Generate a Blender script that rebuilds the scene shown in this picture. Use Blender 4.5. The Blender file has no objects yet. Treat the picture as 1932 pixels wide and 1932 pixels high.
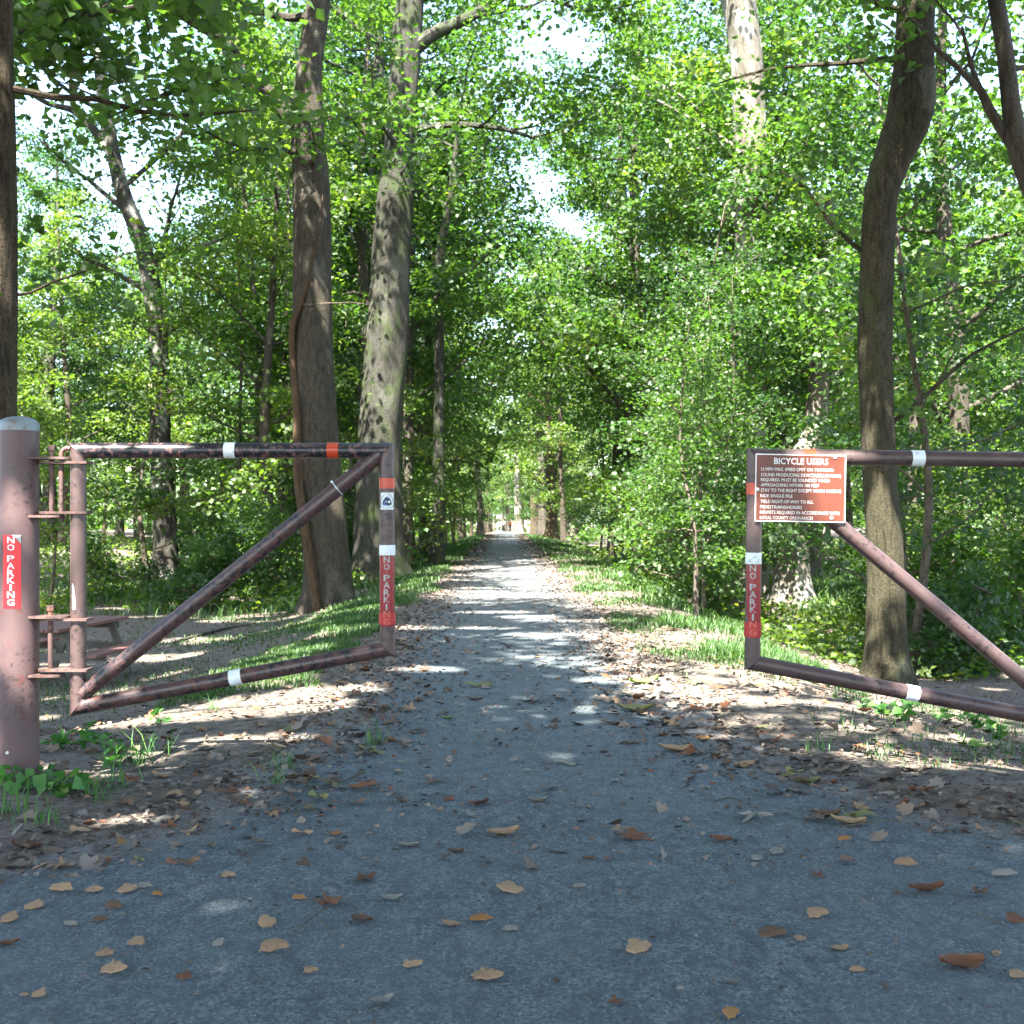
import bpy, bmesh, math, random
import numpy as np
from mathutils import Vector, Matrix

S = bpy.context.scene
COL = S.collection
rng = np.random.default_rng(7)
random.seed(7)
R = math.radians

# ------------------------------------------------------------------ camera, sky, sun, exposure
FPX = 2250.0                      # focal length for a 1932 px wide picture
CAMH = 1.55
cam = bpy.data.cameras.new('camera'); camo = bpy.data.objects.new('camera', cam); COL.objects.link(camo)
camo.location = (0, 0, CAMH); camo.rotation_euler = (R(90), 0, 0)
cam.sensor_width = 36; cam.lens = FPX / 1932 * 36; cam.clip_end = 2000
cam.dof.use_dof = True; cam.dof.focus_distance = 7.4; cam.dof.aperture_fstop = 5.6
S.camera = camo

SUN_EL, SUN_AZ = 56.0, -18.0      # behind the camera, a little to its left
sx = math.sin(R(SUN_AZ)) * math.cos(R(SUN_EL)); sy = -math.cos(R(SUN_AZ)) * math.cos(R(SUN_EL)); sz = math.sin(R(SUN_EL))
SUN = np.array((sx, sy, sz))
world = bpy.data.worlds.new('World'); S.world = world; world.use_nodes = True
wn = world.node_tree.nodes; wl = world.node_tree.links
sky = wn.new('ShaderNodeTexSky'); sky.sky_type = 'NISHITA'; sky.sun_disc = False
sky.sun_elevation = R(SUN_EL); sky.sun_rotation = math.atan2(sx, sy)
sky.air_density = 1.0; sky.dust_density = 1.6
wl.new(sky.outputs[0], wn['Background'].inputs[0]); wn['Background'].inputs[1].default_value = 0.115
sl = bpy.data.lights.new('sun', 'SUN'); sl.energy = 5.0; sl.angle = R(0.5); sl.color = (1, .96, .88)
so = bpy.data.objects.new('sun', sl); COL.objects.link(so)
so.rotation_euler = Vector(-SUN).to_track_quat('-Z', 'Y').to_euler(); so.location = tuple(SUN * 60)
S.view_settings.view_transform = 'Standard'; S.view_settings.look = 'None'
S.view_settings.gamma = 1; S.view_settings.use_curve_mapping = False
S.view_settings.exposure = 3.12
S.render.engine = 'CYCLES'
cy = S.cycles
cy.max_bounces = 7; cy.diffuse_bounces = 5; cy.glossy_bounces = 2; cy.transmission_bounces = 5
cy.use_denoising = True; cy.sample_clamp_indirect = 6
cy.caustics_reflective = False; cy.caustics_refractive = False

# ------------------------------------------------------------------ helpers
def smooth(a, b, x):
    t = np.clip((x - a) / (b - a), 0, 1)
    return t * t * (3 - 2 * t)

def wav(x, y, s=1.0, ph=0.0):
    return (np.sin(x * 1.7 * s + 1.3 * np.sin(y * 1.1 * s + ph)) + np.sin(y * 2.3 * s + 1.7 * np.sin(x * .9 * s + ph * 2))
            + .5 * np.sin((x + y) * 4.1 * s + ph)) / 2.5

def xc(y):                         # centre line of the towpath
    return -0.005 * y - 0.00012 * np.clip(y - 150, 0, None) ** 2

def ground(x, y):
    x = np.asarray(x, float); y = np.asarray(y, float)
    d = x - xc(y)
    bank = smooth(5.5, 12, y)
    left = -0.6 * smooth(1.7, 5.2, -d) + 0.9 * smooth(16, 40, -d)
    right = -0.95 * smooth(1.9, 6.5, d) + 1.5 * smooth(15, 38, d)
    z = bank * (left + right)
    z = z - 2.1 * smooth(45, 260, y) * 1.0 - 0.0
    off = smooth(1.5, 3.5, np.abs(d)) * smooth(4, 8, y)
    return z + off * (.05 * wav(x, y, .55, .4) + .02 * wav(x, y, 1.9, 2.0))

def P(px, py, d):                  # picture point (1932 px wide) at depth d -> place
    return np.array(((px - 966) / FPX * d, d, CAMH - (py - 966) / FPX * d))

def on_ground(px, py):             # where the sight line of a picture point meets the ground
    d = 3.0
    for d in np.arange(2.5, 320, .05):
        p = P(px, py, d)
        if p[2] <= ground(p[0], p[1]): return np.array((p[0], p[1], float(ground(p[0], p[1]))))
    return P(px, py, 200)

def link(o, parent=None):
    COL.objects.link(o)
    if parent is not None: o.parent = parent
    return o

def tag(o, label=None, cat=None, group=None, kind=None):
    for k, v in (('label', label), ('category', cat), ('group', group), ('kind', kind)):
        if v: o[k] = v
    return o

def thing(name, label, cat, loc=(0, 0, 0), rotz=0.0, group=None):
    o = bpy.data.objects.new(name, None); COL.objects.link(o)
    o.location = loc; o.rotation_euler = (0, 0, rotz); o.empty_display_size = .2
    return tag(o, label, cat, group)

def mesh_np(name, v, faces, mats=(), tint=None, smoothed=False, mat_idx=None):
    """v (N,3); faces: list of (M,k) int arrays of one size each, or list of tuples."""
    me = bpy.data.meshes.new(name)
    v = np.asarray(v, np.float32)
    if isinstance(faces, np.ndarray): faces = [faces]
    faces = [np.asarray(f, np.int32) for f in faces if len(f)]
    if faces and faces[0].ndim == 1:
        me.from_pydata(v.tolist(), [], [tuple(int(i) for i in f) for f in faces])
    else:
        loops = np.concatenate([f.ravel() for f in faces])
        tot = np.concatenate([np.full(len(f), f.shape[1], np.int32) for f in faces])
        start = np.concatenate(([0], np.cumsum(tot)[:-1])).astype(np.int32)
        me.vertices.add(len(v)); me.vertices.foreach_set('co', v.ravel())
        me.loops.add(len(loops)); me.loops.foreach_set('vertex_index', loops)
        me.polygons.add(len(tot)); me.polygons.foreach_set('loop_start', start)
        me.update(calc_edges=True)
    if smoothed: me.polygons.foreach_set('use_smooth', np.ones(len(me.polygons), bool))
    if tint is not None:
        a = me.attributes.new('tint', 'FLOAT', 'POINT'); a.data.foreach_set('value', np.asarray(tint, np.float32))
    for m in (mats if isinstance(mats, (list, tuple)) else [mats]): me.materials.append(m)
    if mat_idx is not None: me.polygons.foreach_set('material_index', np.asarray(mat_idx, np.int32))
    me.validate(); me.update()
    return me

def obj(name, me, parent=None, loc=None):
    o = bpy.data.objects.new(name, me); link(o, parent)
    if loc is not None: o.location = loc
    return o

class MB:
    """collects shapes into one mesh"""
    def __init__(s): s.v = []; s.f = []; s.n = 0
    def add(s, v, f):
        v = np.asarray(v, float); s.v.append(v)
        s.f += [tuple(int(i) + s.n for i in q) for q in f]; s.n += len(v); return s
    def tube(s, pts, rad, seg=12, caps=True, **k):
        v, f = tube(pts, rad, seg, caps, **k); return s.add(v, f)
    def box(s, c, h, rot=None, bev=0.0):
        bm = bmesh.new(); bmesh.ops.create_cube(bm, size=2)
        for q in bm.verts: q.co = Vector((q.co.x * h[0], q.co.y * h[1], q.co.z * h[2]))
        if bev: bmesh.ops.bevel(bm, geom=list(bm.edges), offset=bev, segments=1, affect='EDGES')
        M = Matrix.Translation(Vector(c)) @ (rot or Matrix()).to_4x4()
        bm.transform(M); bm.verts.index_update()
        s.add([tuple(q.co) for q in bm.verts], [tuple(q.index for q in f.verts) for f in bm.faces]); bm.free(); return s
    def mesh(s, name, mat, smoothed=False):
        return mesh_np(name, np.concatenate(s.v), [np.array(q) for q in s.f] if s.f else [], mat, smoothed=smoothed)
    def build(s, name, mat, parent=None, smoothed=False, loc=None):
        me = bpy.data.meshes.new(name); me.from_pydata(np.concatenate(s.v).tolist(), [], s.f)
        for m in (mat if isinstance(mat, (list, tuple)) else [mat]): me.materials.append(m)
        me.validate(); me.update()
        if smoothed: me.polygons.foreach_set('use_smooth', np.ones(len(me.polygons), bool)); me.set_sharp_from_angle(angle=R(40))
        return obj(name, me, parent, loc)

def frames(pts):
    pts = np.asarray(pts, float)
    t = np.gradient(pts, axis=0); t /= np.linalg.norm(t, axis=1)[:, None] + 1e-9
    u = np.cross(t[0], (0, 0, 1.0) if abs(t[0][2]) < .9 else (1.0, 0, 0)); u /= np.linalg.norm(u)
    U = []
    for i in range(len(pts)):
        u = u - t[i] * np.dot(u, t[i]); u = u / (np.linalg.norm(u) + 1e-9); U.append(u)
    U = np.array(U); return t, U, np.cross(t, U)

def tube(pts, rad, seg=12, caps=True, fn=None, plane0=None, plane1=None):
    pts = np.asarray(pts, float); n = len(pts); rad = np.broadcast_to(np.asarray(rad, float), (n,))
    t, U, V = frames(pts); a = np.linspace(0, 2 * np.pi, seg, endpoint=False)
    rr = rad[:, None] * np.ones(seg)[None]
    if fn is not None: rr = fn(rr, pts, a)
    v = pts[:, None] + rr[..., None] * (np.cos(a)[None, :, None] * U[:, None] + np.sin(a)[None, :, None] * V[:, None])
    for pl, i, ax in ((plane0, 0, t[0]), (plane1, n - 1, t[-1])):
        if pl is not None:           # cut the end along a mitre plane
            p0, nn = np.asarray(pl[0], float), np.asarray(pl[1], float)
            k = ((p0 - v[i]) @ nn) / np.dot(ax, nn); v[i] = v[i] + k[:, None] * ax
    v = v.reshape(-1, 3); f = []
    for i in range(n - 1):
        for j in range(seg):
            k = (j + 1) % seg
            f.append((i * seg + j, i * seg + k, (i + 1) * seg + k, (i + 1) * seg + j))
    if caps: f.append(tuple(range(seg))[::-1]); f.append(tuple((n - 1) * seg + j for j in range(seg)))
    return v, f

def spline(pts, rad, step):
    """Catmull-Rom through pts, with radii, resampled about every `step` metres"""
    p = np.asarray(pts, float); r = np.asarray(rad, float)
    p = np.vstack((2 * p[0] - p[1], p, 2 * p[-1] - p[-2])); r = np.concatenate(([r[0]], r, [r[-1]]))
    P_, R_ = [], []
    for i in range(1, len(p) - 2):
        n = max(1, int(np.linalg.norm(p[i + 1] - p[i]) / step))
        for k in range(n):
            t = k / n
            P_.append(.5 * (2 * p[i] + (p[i + 1] - p[i - 1]) * t + (2 * p[i - 1] - 5 * p[i] + 4 * p[i + 1] - p[i + 2]) * t * t
                            + (3 * p[i] - p[i - 1] - 3 * p[i + 1] + p[i + 2]) * t ** 3))
            R_.append(r[i] + (r[i + 1] - r[i]) * (t * t * (3 - 2 * t)))
    P_.append(p[-2]); R_.append(r[-2])
    return np.array(P_), np.array(R_)

# ------------------------------------------------------------------ materials
def mat(name):
    m = bpy.data.materials.new(name); m.use_nodes = True
    nt = m.node_tree; b = nt.nodes['Principled BSDF']
    return m, nt, b

def node(nt, t, **k):
    n = nt.nodes.new(t)
    for a, b in k.items():
        if a in n.inputs.keys() if isinstance(a, str) else False: n.inputs[a].default_value = b
        else: setattr(n, a, b)
    return n

def coords(nt, scale=(1, 1, 1), kind='Object'):
    tc = nt.nodes.new('ShaderNodeTexCoord'); mp = nt.nodes.new('ShaderNodeMapping')
    mp.inputs['Scale'].default_value = scale
    nt.links.new(tc.outputs[kind], mp.inputs[0]); return mp.outputs[0]

def noise(nt, vec, scale, detail=4, rough=.6):
    n = nt.nodes.new('ShaderNodeTexNoise'); n.inputs['Scale'].default_value = scale
    n.inputs['Detail'].default_value = detail; n.inputs['Roughness'].default_value = rough
    nt.links.new(vec, n.inputs['Vector']); return n.outputs['Fac']

def ramp(nt, fac, stops):
    n = nt.nodes.new('ShaderNodeValToRGB'); e = n.color_ramp.elements
    while len(e) > 1: e.remove(e[0])
    e[0].position = stops[0][0]; e[0].color = (*stops[0][1], 1)
    for p, c in stops[1:]:
        q = e.new(p); q.color = (*c, 1)
    nt.links.new(fac, n.inputs[0]); return n.outputs[0]

def mix(nt, fac, a, b):
    n = nt.nodes.new('ShaderNodeMix'); n.data_type = 'RGBA'
    for sock, v in ((n.inputs[0], fac), (n.inputs[6], a), (n.inputs[7], b)):
        if hasattr(v, 'is_output'): nt.links.new(v, sock)
        elif sock.type == 'RGBA': sock.default_value = (*v, 1)
        else: sock.default_value = v
    return n.outputs[2]

def bump(nt, b, h, strength, dist):
    n = nt.nodes.new('ShaderNodeBump'); n.inputs['Strength'].default_value = strength; n.inputs['Distance'].default_value = dist
    nt.links.new(h, n.inputs['Height']); nt.links.new(n.outputs[0], b.inputs['Normal'])

def g3(v): return (v, v, v)

def foliage_mat(name, dark, light, trans, tr=.5):
    m = bpy.data.materials.new(name); m.use_nodes = True; nt = m.node_tree; nt.nodes.clear()
    out = nt.nodes.new('ShaderNodeOutputMaterial')
    at = nt.nodes.new('ShaderNodeAttribute'); at.attribute_name = 'tint'
    oi = nt.nodes.new('ShaderNodeObjectInfo')
    c = ramp(nt, at.outputs['Fac'], [(0, dark), (.75, light), (.93, tuple(x * 1.25 for x in light)), (1, (light[0] * 2.2, light[1] * 1.3, light[2]))])
    ct = ramp(nt, at.outputs['Fac'], [(0, tuple(x * .7 for x in trans)), (.8, trans), (1, (trans[0] * 1.7, trans[1] * 1.1, trans[2]))])
    d = nt.nodes.new('ShaderNodeBsdfDiffuse'); t = nt.nodes.new('ShaderNodeBsdfTranslucent')
    g = nt.nodes.new('ShaderNodeBsdfGlossy'); g.inputs['Roughness'].default_value = .55
    g.inputs['Color'].default_value = (.8, .85, .8, 1)
    nt.links.new(c, d.inputs[0]); nt.links.new(ct, t.inputs[0])
    m1 = nt.nodes.new('ShaderNodeMixShader'); m1.inputs[0].default_value = tr
    nt.links.new(d.outputs[0], m1.inputs[1]); nt.links.new(t.outputs[0], m1.inputs[2])
    m2 = nt.nodes.new('ShaderNodeMixShader'); m2.inputs[0].default_value = .05
    nt.links.new(m1.outputs[0], m2.inputs[1]); nt.links.new(g.outputs[0], m2.inputs[2])
    nt.links.new(m2.outputs[0], out.inputs[0]); return m

M_LEAF = foliage_mat('leaf_green', (.016, .044, .007), (.056, .118, .015), (.130, .290, .020), .47)
M_LEAF2 = foliage_mat('leaf_yellow_green', (.030, .066, .008), (.092, .148, .018), (.20, .36, .022), .5)
M_LEAF3 = foliage_mat('leaf_deep_green', (.009, .030, .008), (.036, .084, .015), (.078, .21, .020), .44)
M_GRASS = foliage_mat('grass_green', (.018, .055, .007), (.042, .100, .011), (.075, .20, .014), .35)
M_WEED = foliage_mat('weed_green', (.035, .115, .024), (.075, .20, .035), (.09, .30, .03), .35)

def bark_mat(name, dark, mid, pale, patch=.5, moss=0.0, vs=(9, 9, 1.6), bs=.6, furrow=True):
    m, nt, b = mat(name)
    v = coords(nt, vs); v1 = coords(nt, (1, 1, .45))
    n1 = noise(nt, v, 1.0, 6, .65); n2 = noise(nt, v1, 1.6, 4, .6)
    c = ramp(nt, n1, [(.32, dark), (.5, mid), (.7, tuple(x * 1.25 for x in mid))])
    pm = ramp(nt, n2, [(patch, g3(0)), (patch + .07, g3(1))])
    c = mix(nt, pm, c, pale)
    n4 = noise(nt, coords(nt, (14, 14, 9)), 1.0, 3, .6)
    n6 = noise(nt, coords(nt, (1, 1, .8)), 42, 5, .75)
    c = mix(nt, ramp(nt, n6, [(.36, g3(.75)), (.56, g3(0))]), c, dark)
    c = mix(nt, ramp(nt, n6, [(.60, g3(0)), (.74, g3(.6))]), c, pale)
    c = mix(nt, ramp(nt, n4, [(.55, g3(0)), (.75, g3(.55))]), c, dark)
    if moss:
        n3 = noise(nt, coords(nt, (1, 1, .5)), 2.3, 5, .7)
        c = mix(nt, ramp(nt, n3, [(.62 - moss * .25, g3(0)), (.78 - moss * .2, g3(.8))]), c, (.055, .085, .02))
    nt.links.new(c, b.inputs['Base Color']); b.inputs['Roughness'].default_value = .9
    b.inputs['Specular IOR Level'].default_value = .2
    ha = nt.nodes.new('ShaderNodeMath'); ha.operation = 'ADD'; nt.links.new(n1, ha.inputs[0]); nt.links.new(n6, ha.inputs[1])
    bump(nt, b, ha.outputs[0], bs, .04); return m

M_BARK = bark_mat('bark_grey_brown', (.028, .023, .018), (.085, .074, .058), (.15, .135, .11), .56)
M_BARK_SYC = bark_mat('bark_mottled', (.030, .025, .018), (.075, .064, .047), (.15, .135, .105), .57, .1, (15, 15, 4.5), 1.0)
M_BARK_MOSS = bark_mat('bark_mossy', (.024, .023, .018), (.066, .063, .051), (.125, .122, .102), .57, .5, (15, 15, 4.5), 1.0)
M_BARK_DARK = bark_mat('bark_furrowed', (.02, .015, .010), (.10, .078, .05), (.14, .12, .075), .58, .35, (20, 20, 3.5), 1.0)
M_BARK_OLIVE = bark_mat('bark_olive', (.020, .018, .011), (.070, .062, .037), (.15, .14, .105), .60, .25, (20, 20, 3.2), 1.0)
M_BARK_PALE = bark_mat('bark_pale', (.05, .042, .032), (.16, .145, .115), (.36, .34, .30), .48, .0, (6, 6, 1.6), .6)
M_TWIG = bark_mat('bark_twig', (.04, .032, .024), (.12, .10, .075), (.17, .15, .12), .6, .0, (20, 20, 6), .3)

def soil_mat():
    m, nt, b = mat('forest_soil')
    v = coords(nt)
    a = noise(nt, v, 1.1, 6, .65); f = noise(nt, v, 22, 5, .7)
    vo = nt.nodes.new('ShaderNodeTexVoronoi'); vo.inputs['Scale'].default_value = 17; nt.links.new(v, vo.inputs['Vector'])
    c = ramp(nt, f, [(.3, (.046, .040, .034)), (.5, (.13, .115, .101)), (.68, (.25, .235, .215))])
    lv = ramp(nt, vo.outputs['Color'], [(.0, (.06, .043, .032)), (.5, (.16, .125, .095)), (1, (.26, .22, .18))])
    c = mix(nt, .5, c, lv)
    nt.links.new(c, b.inputs['Base Color']); b.inputs['Roughness'].default_value = .95; b.inputs['Specular IOR Level'].default_value = .15
    bump(nt, b, f, .8, .04); return m
M_SOIL = soil_mat()

def asphalt_mat():
    m, nt, b = mat('worn_asphalt')
    v = coords(nt)
    big = noise(nt, v, .9, 5, .6); fine = noise(nt, v, 62, 5, .8); mid = noise(nt, coords(nt, (1, .6, 1)), 12, 5, .65)
    base = ramp(nt, fine, [(.36, (.024, .036, .042)), (.50, (.106, .132, .140)), (.62, (.25, .285, .285))])
    base = mix(nt, ramp(nt, mid, [(.40, g3(0)), (.62, g3(.8))]), base, (.062, .078, .090))
    base = mix(nt, ramp(nt, noise(nt, coords(nt, (1, .45, 1)), 28, 5, .7), [(.54, g3(0)), (.70, g3(.75))]), base, (.20, .215, .22))
    base = mix(nt, ramp(nt, noise(nt, v, 9, 6, .75), [(.60, g3(0)), (.70, g3(.7))]), base, (.075, .06, .045))
    base = mix(nt, ramp(nt, big, [(.45, g3(0)), (.7, g3(.5))]), base, (.128, .156, .165))
    for sc, lo, hi, col in ((80, .07, .12, (.55, .59, .62)), (38, .05, .08, (.26, .22, .17)), (150, .09, .14, (.5, .53, .56)), (22, .05, .08, (.09, .055, .03))):
        vo = nt.nodes.new('ShaderNodeTexVoronoi'); vo.inputs['Scale'].default_value = sc; nt.links.new(v, vo.inputs['Vector'])
        sel = nt.nodes.new('ShaderNodeSeparateColor'); nt.links.new(vo.outputs['Color'], sel.inputs[0])
        pick = ramp(nt, sel.outputs[0], [(.80, g3(0)), (.83, g3(1))])
        dd = ramp(nt, vo.outputs['Distance'], [(lo * 1.6, g3(1)), (hi * 1.9, g3(0))])
        mm = nt.nodes.new('ShaderNodeMath'); mm.operation = 'MULTIPLY'; nt.links.new(pick, mm.inputs[0]); nt.links.new(dd, mm.inputs[1])
        base = mix(nt, mm.outputs[0], base, col)
    # hairline cracks, warped so that they wander
    wv = nt.nodes.new('ShaderNodeMix'); wv.data_type = 'RGBA'; wv.blend_type = 'ADD'; wv.inputs[0].default_value = .35
    nz = nt.nodes.new('ShaderNodeTexNoise'); nz.inputs['Scale'].default_value = 5; nz.inputs['Detail'].default_value = 5
    nt.links.new(v, nz.inputs['Vector']); nt.links.new(v, wv.inputs[6]); nt.links.new(nz.outputs['Color'], wv.inputs[7])
    cr = nt.nodes.new('ShaderNodeTexVoronoi'); cr.feature = 'DISTANCE_TO_EDGE'; cr.inputs['Scale'].default_value = 2.6
    nt.links.new(wv.outputs[2], cr.inputs['Vector'])
    cm = ramp(nt, cr.outputs['Distance'], [(.0, g3(1)), (.01, g3(0))])
    cz = ramp(nt, noise(nt, v, .8, 3), [(.55, g3(0)), (.68, g3(.45))])
    mm = nt.nodes.new('ShaderNodeMath'); mm.operation = 'MULTIPLY'; nt.links.new(cm, mm.inputs[0]); nt.links.new(cz, mm.inputs[1])
    base = mix(nt, mm.outputs[0], base, (.014, .016, .018))
    # soil and crumbled leaves gathered along the margins; farther on the surface is stone dust
    at = nt.nodes.new('ShaderNodeAttribute'); at.attribute_name = 'edge'
    ad = nt.nodes.new('ShaderNodeMath'); ad.operation = 'ADD'; nt.links.new(at.outputs['Fac'], ad.inputs[0])
    n5 = noise(nt, v, 3.2, 6, .7); sb = nt.nodes.new('ShaderNodeMath'); sb.operation = 'MULTIPLY_ADD'
    sb.inputs[1].default_value = 1.3; sb.inputs[2].default_value = -.65; nt.links.new(n5, sb.inputs[0]); nt.links.new(sb.outputs[0], ad.inputs[1])
    em = ramp(nt, ad.outputs[0], [(.28, g3(0)), (.7, g3(.92))])
    f2 = noise(nt, v, 40, 5, .75)
    dirt = ramp(nt, f2, [(.3, (.07, .06, .052)), (.5, (.18, .162, .146)), (.7, (.32, .30, .275))])
    base = mix(nt, em, base, dirt)
    ag = nt.nodes.new('ShaderNodeAttribute'); ag.attribute_name = 'gravel'
    grav = ramp(nt, f2, [(.3, (.065, .065, .064)), (.5, (.13, .13, .127)), (.7, (.22, .218, .212))])
    base = mix(nt, ag.outputs['Fac'], base, grav)
    nt.links.new(base, b.inputs['Base Color']); b.inputs['Roughness'].default_value = .82; b.inputs['Specular IOR Level'].default_value = .35
    h = nt.nodes.new('ShaderNodeMath'); h.operation = 'ADD'; nt.links.new(fine, h.inputs[0]); nt.links.new(mid, h.inputs[1])
    bump(nt, b, h.outputs[0], 1.0, .016); return m
M_ASPHALT = asphalt_mat()

def paint_mat(name, base, dark, amount=.5, rust=None, rough=.42, scale=(1, 1, 1)):
    m, nt, b = mat(name)
    v = coords(nt, scale)
    n1 = noise(nt, v, 26, 6, .7); n2 = noise(nt, v, 5, 4, .6); n3 = noise(nt, v, 120, 3, .6)
    c = ramp(nt, n2, [(.3, tuple(x * .82 for x in base)), (.7, tuple(x * 1.15 for x in base))])
    c = mix(nt, ramp(nt, n3, [(.45, g3(0)), (.8, g3(.25))]), c, tuple(x * .6 for x in base))
    if rust: c = mix(nt, ramp(nt, noise(nt, v, 9, 6, .75), [(.56, g3(0)), (.64, g3(.8))]), c, rust)
    cm = nt.nodes.new('ShaderNodeMath'); cm.operation = 'MULTIPLY'
    nt.links.new(ramp(nt, n1, [(.60 - amount * .12, g3(0)), (.635 - amount * .12, g3(1))]), cm.inputs[0])
    nt.links.new(ramp(nt, noise(nt, v, 3.0, 3, .6), [(.62 - amount * .35, g3(0)), (.74 - amount * .3, g3(1))]), cm.inputs[1])
    c = mix(nt, cm.outputs[0], c, dark)
    nt.links.new(c, b.inputs['Base Color']); b.inputs['Roughness'].default_value = rough
    bump(nt, b, n1, .15, .003); return m

M_POST = paint_mat('faded_maroon_paint', (.100, .060, .060), (.042, .026, .024), .45, (.11, .036, .03), .5)
M_PIPE = paint_mat('maroon_pipe_paint', (.082, .046, .042), (.014, .014, .018), .75, (.15, .06, .045), .38)
M_PIPE_WORN = paint_mat('worn_black_pipe_paint', (.14, .075, .07), (.012, .012, .017), 1.35, (.16, .065, .04), .35)
M_PIPE_CLEAN = paint_mat('clean_maroon_pipe_paint', (.078, .049, .046), (.03, .02, .02), .55, None, .42)
M_CAP = paint_mat('chipped_white_cap', (.20, .24, .255), (.11, .055, .045), .8, (.18, .09, .07), .45)
M_RUSTY = paint_mat('rusty_plate', (.105, .062, .056), (.04, .022, .018), .5, (.24, .10, .06), .7)

def flat(name, c, rough=.5, wear=.0, wearc=(.3, .3, .3), ws=60):
    m, nt, b = mat(name)
    v = coords(nt); n = noise(nt, v, ws, 4, .65)
    col = ramp(nt, noise(nt, v, 14, 4), [(.3, tuple(x * .88 for x in c)), (.7, tuple(min(1, x * 1.08) for x in c))])
    if wear: col = mix(nt, ramp(nt, n, [(.66 - wear * .2, g3(0)), (.7 - wear * .2, g3(1))]), col, wearc)
    nt.links.new(col, b.inputs['Base Color']); b.inputs['Roughness'].default_value = rough
    return m
M_WHITE_TAPE = flat('white_reflective_tape', (.72, .76, .76), .4, .15, (.4, .42, .42), 40)
M_ORANGE = flat('orange_red_tape', (.50, .055, .016), .35)
M_RED_TAPE = flat('red_tape', (.40, .015, .02), .3, .2, (.35, .012, .014), 30)
M_RED_BRIGHT = flat('bright_red_sticker', (.72, .018, .025), .35)
M_RED_DARK = flat('dark_red_sticker', (.24, .010, .018), .22, .32, (.09, .03, .03), 24)
M_LET_WHITE = flat('white_lettering', (.80, .80, .80), .5)
M_LET_GREY = flat('grey_lettering', (.33, .33, .33), .45, .3, (.18, .05, .05), 50)
M_LET_FADED = flat('faded_red_lettering', (.52, .10, .06), .45)
M_SIGN = flat('brown_sign_face', (.125, .030, .015), .42)
M_SIGN_W = flat('white_sign_print', (.78, .78, .76), .5)
M_STEEL = flat('screw_head', (.62, .63, .63), .4); M_STEEL.node_tree.nodes['Principled BSDF'].inputs['Metallic'].default_value = .3
M_HOLE = flat('hole_dark', (.02, .012, .01), .8)
M_NAVY = flat('navy_print', (.008, .018, .03), .4)
M_BLUE = flat('blue_print', (.02, .13, .42), .4)
M_GREYPRINT = flat('grey_print', (.16, .20, .21), .5)
M_WOOD = flat('brown_table_paint', (.17, .07, .06), .6, .3, (.13, .10, .09), 18)
M_WOODLEG = flat('weathered_wood', (.10, .09, .075), .8)
M_TIE = flat('clear_cable_tie', (.55, .60, .60), .3)

def dry_mat(name, a, b_, spots=(.03, .02, .015)):
    m, nt, b = mat(name)
    oi = nt.nodes.new('ShaderNodeObjectInfo')
    v = coords(nt)
    c = mix(nt, oi.outputs['Random'], a, b_)
    c = mix(nt, ramp(nt, noise(nt, v, 55, 4, .7), [(.42, g3(0)), (.66, g3(.75))]), c, tuple(x * .4 for x in a))
    c = mix(nt, ramp(nt, noise(nt, v, 18, 3, .6), [(.6, g3(0)), (.72, g3(.5))]), c, spots)
    nt.links.new(c, b.inputs['Base Color']); b.inputs['Roughness'].default_value = .8; b.inputs['Specular IOR Level'].default_value = .25
    bump(nt, b, noise(nt, v, 70, 3), .5, .004); return m
DRY = {
 'tan': dry_mat('dry_tan', (.36, .235, .135), (.27, .17, .10)),
 'rust': dry_mat('dry_rust', (.20, .085, .040), (.135, .060, .034)),
 'brown': dry_mat('dry_brown', (.17, .105, .06), (.11, .065, .04)),
 'olive': dry_mat('dry_olive', (.20, .19, .075), (.13, .14, .055)),
 'grey': dry_mat('dry_grey', (.25, .235, .20), (.17, .16, .14)),
 'orange': dry_mat('dry_orange', (.34, .17, .06), (.28, .125, .045)),
 'green': dry_mat('fallen_green', (.22, .32, .07), (.16, .26, .05)),
}

# ------------------------------------------------------------------ ground and path
def axis(segs):
    out = [np.arange(a, b, s) for a, b, s in segs]; return np.unique(np.round(np.concatenate(out), 4))

YE = [-40, 3.6, 4.2, 4.7, 5.17, 5.7, 6.8, 8.0, 12, 400]
LE = [-30, -14, -6.2, -3.3, -2.3, -1.9, -1.62, -1.45, -1.42, -1.42]
YR = [-40, 4.0, 4.6, 5.2, 5.8, 7.2, 9.0, 12, 400]
RE = [30, 14, 7.0, 3.5, 2.6, 1.8, 1.55, 1.45, 1.42]
def edge_l(y): return xc(y) + np.interp(y, YE, LE) + .10 * wav(y * 2, y * .7, 1.0, 1.) * np.clip(y / 6, 0, 1)
def edge_r(y): return xc(y) + np.interp(y, YR, RE) + .10 * wav(y * 1.7, y * .9, 1.0, 3.) * np.clip(y / 6, 0, 1)

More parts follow.
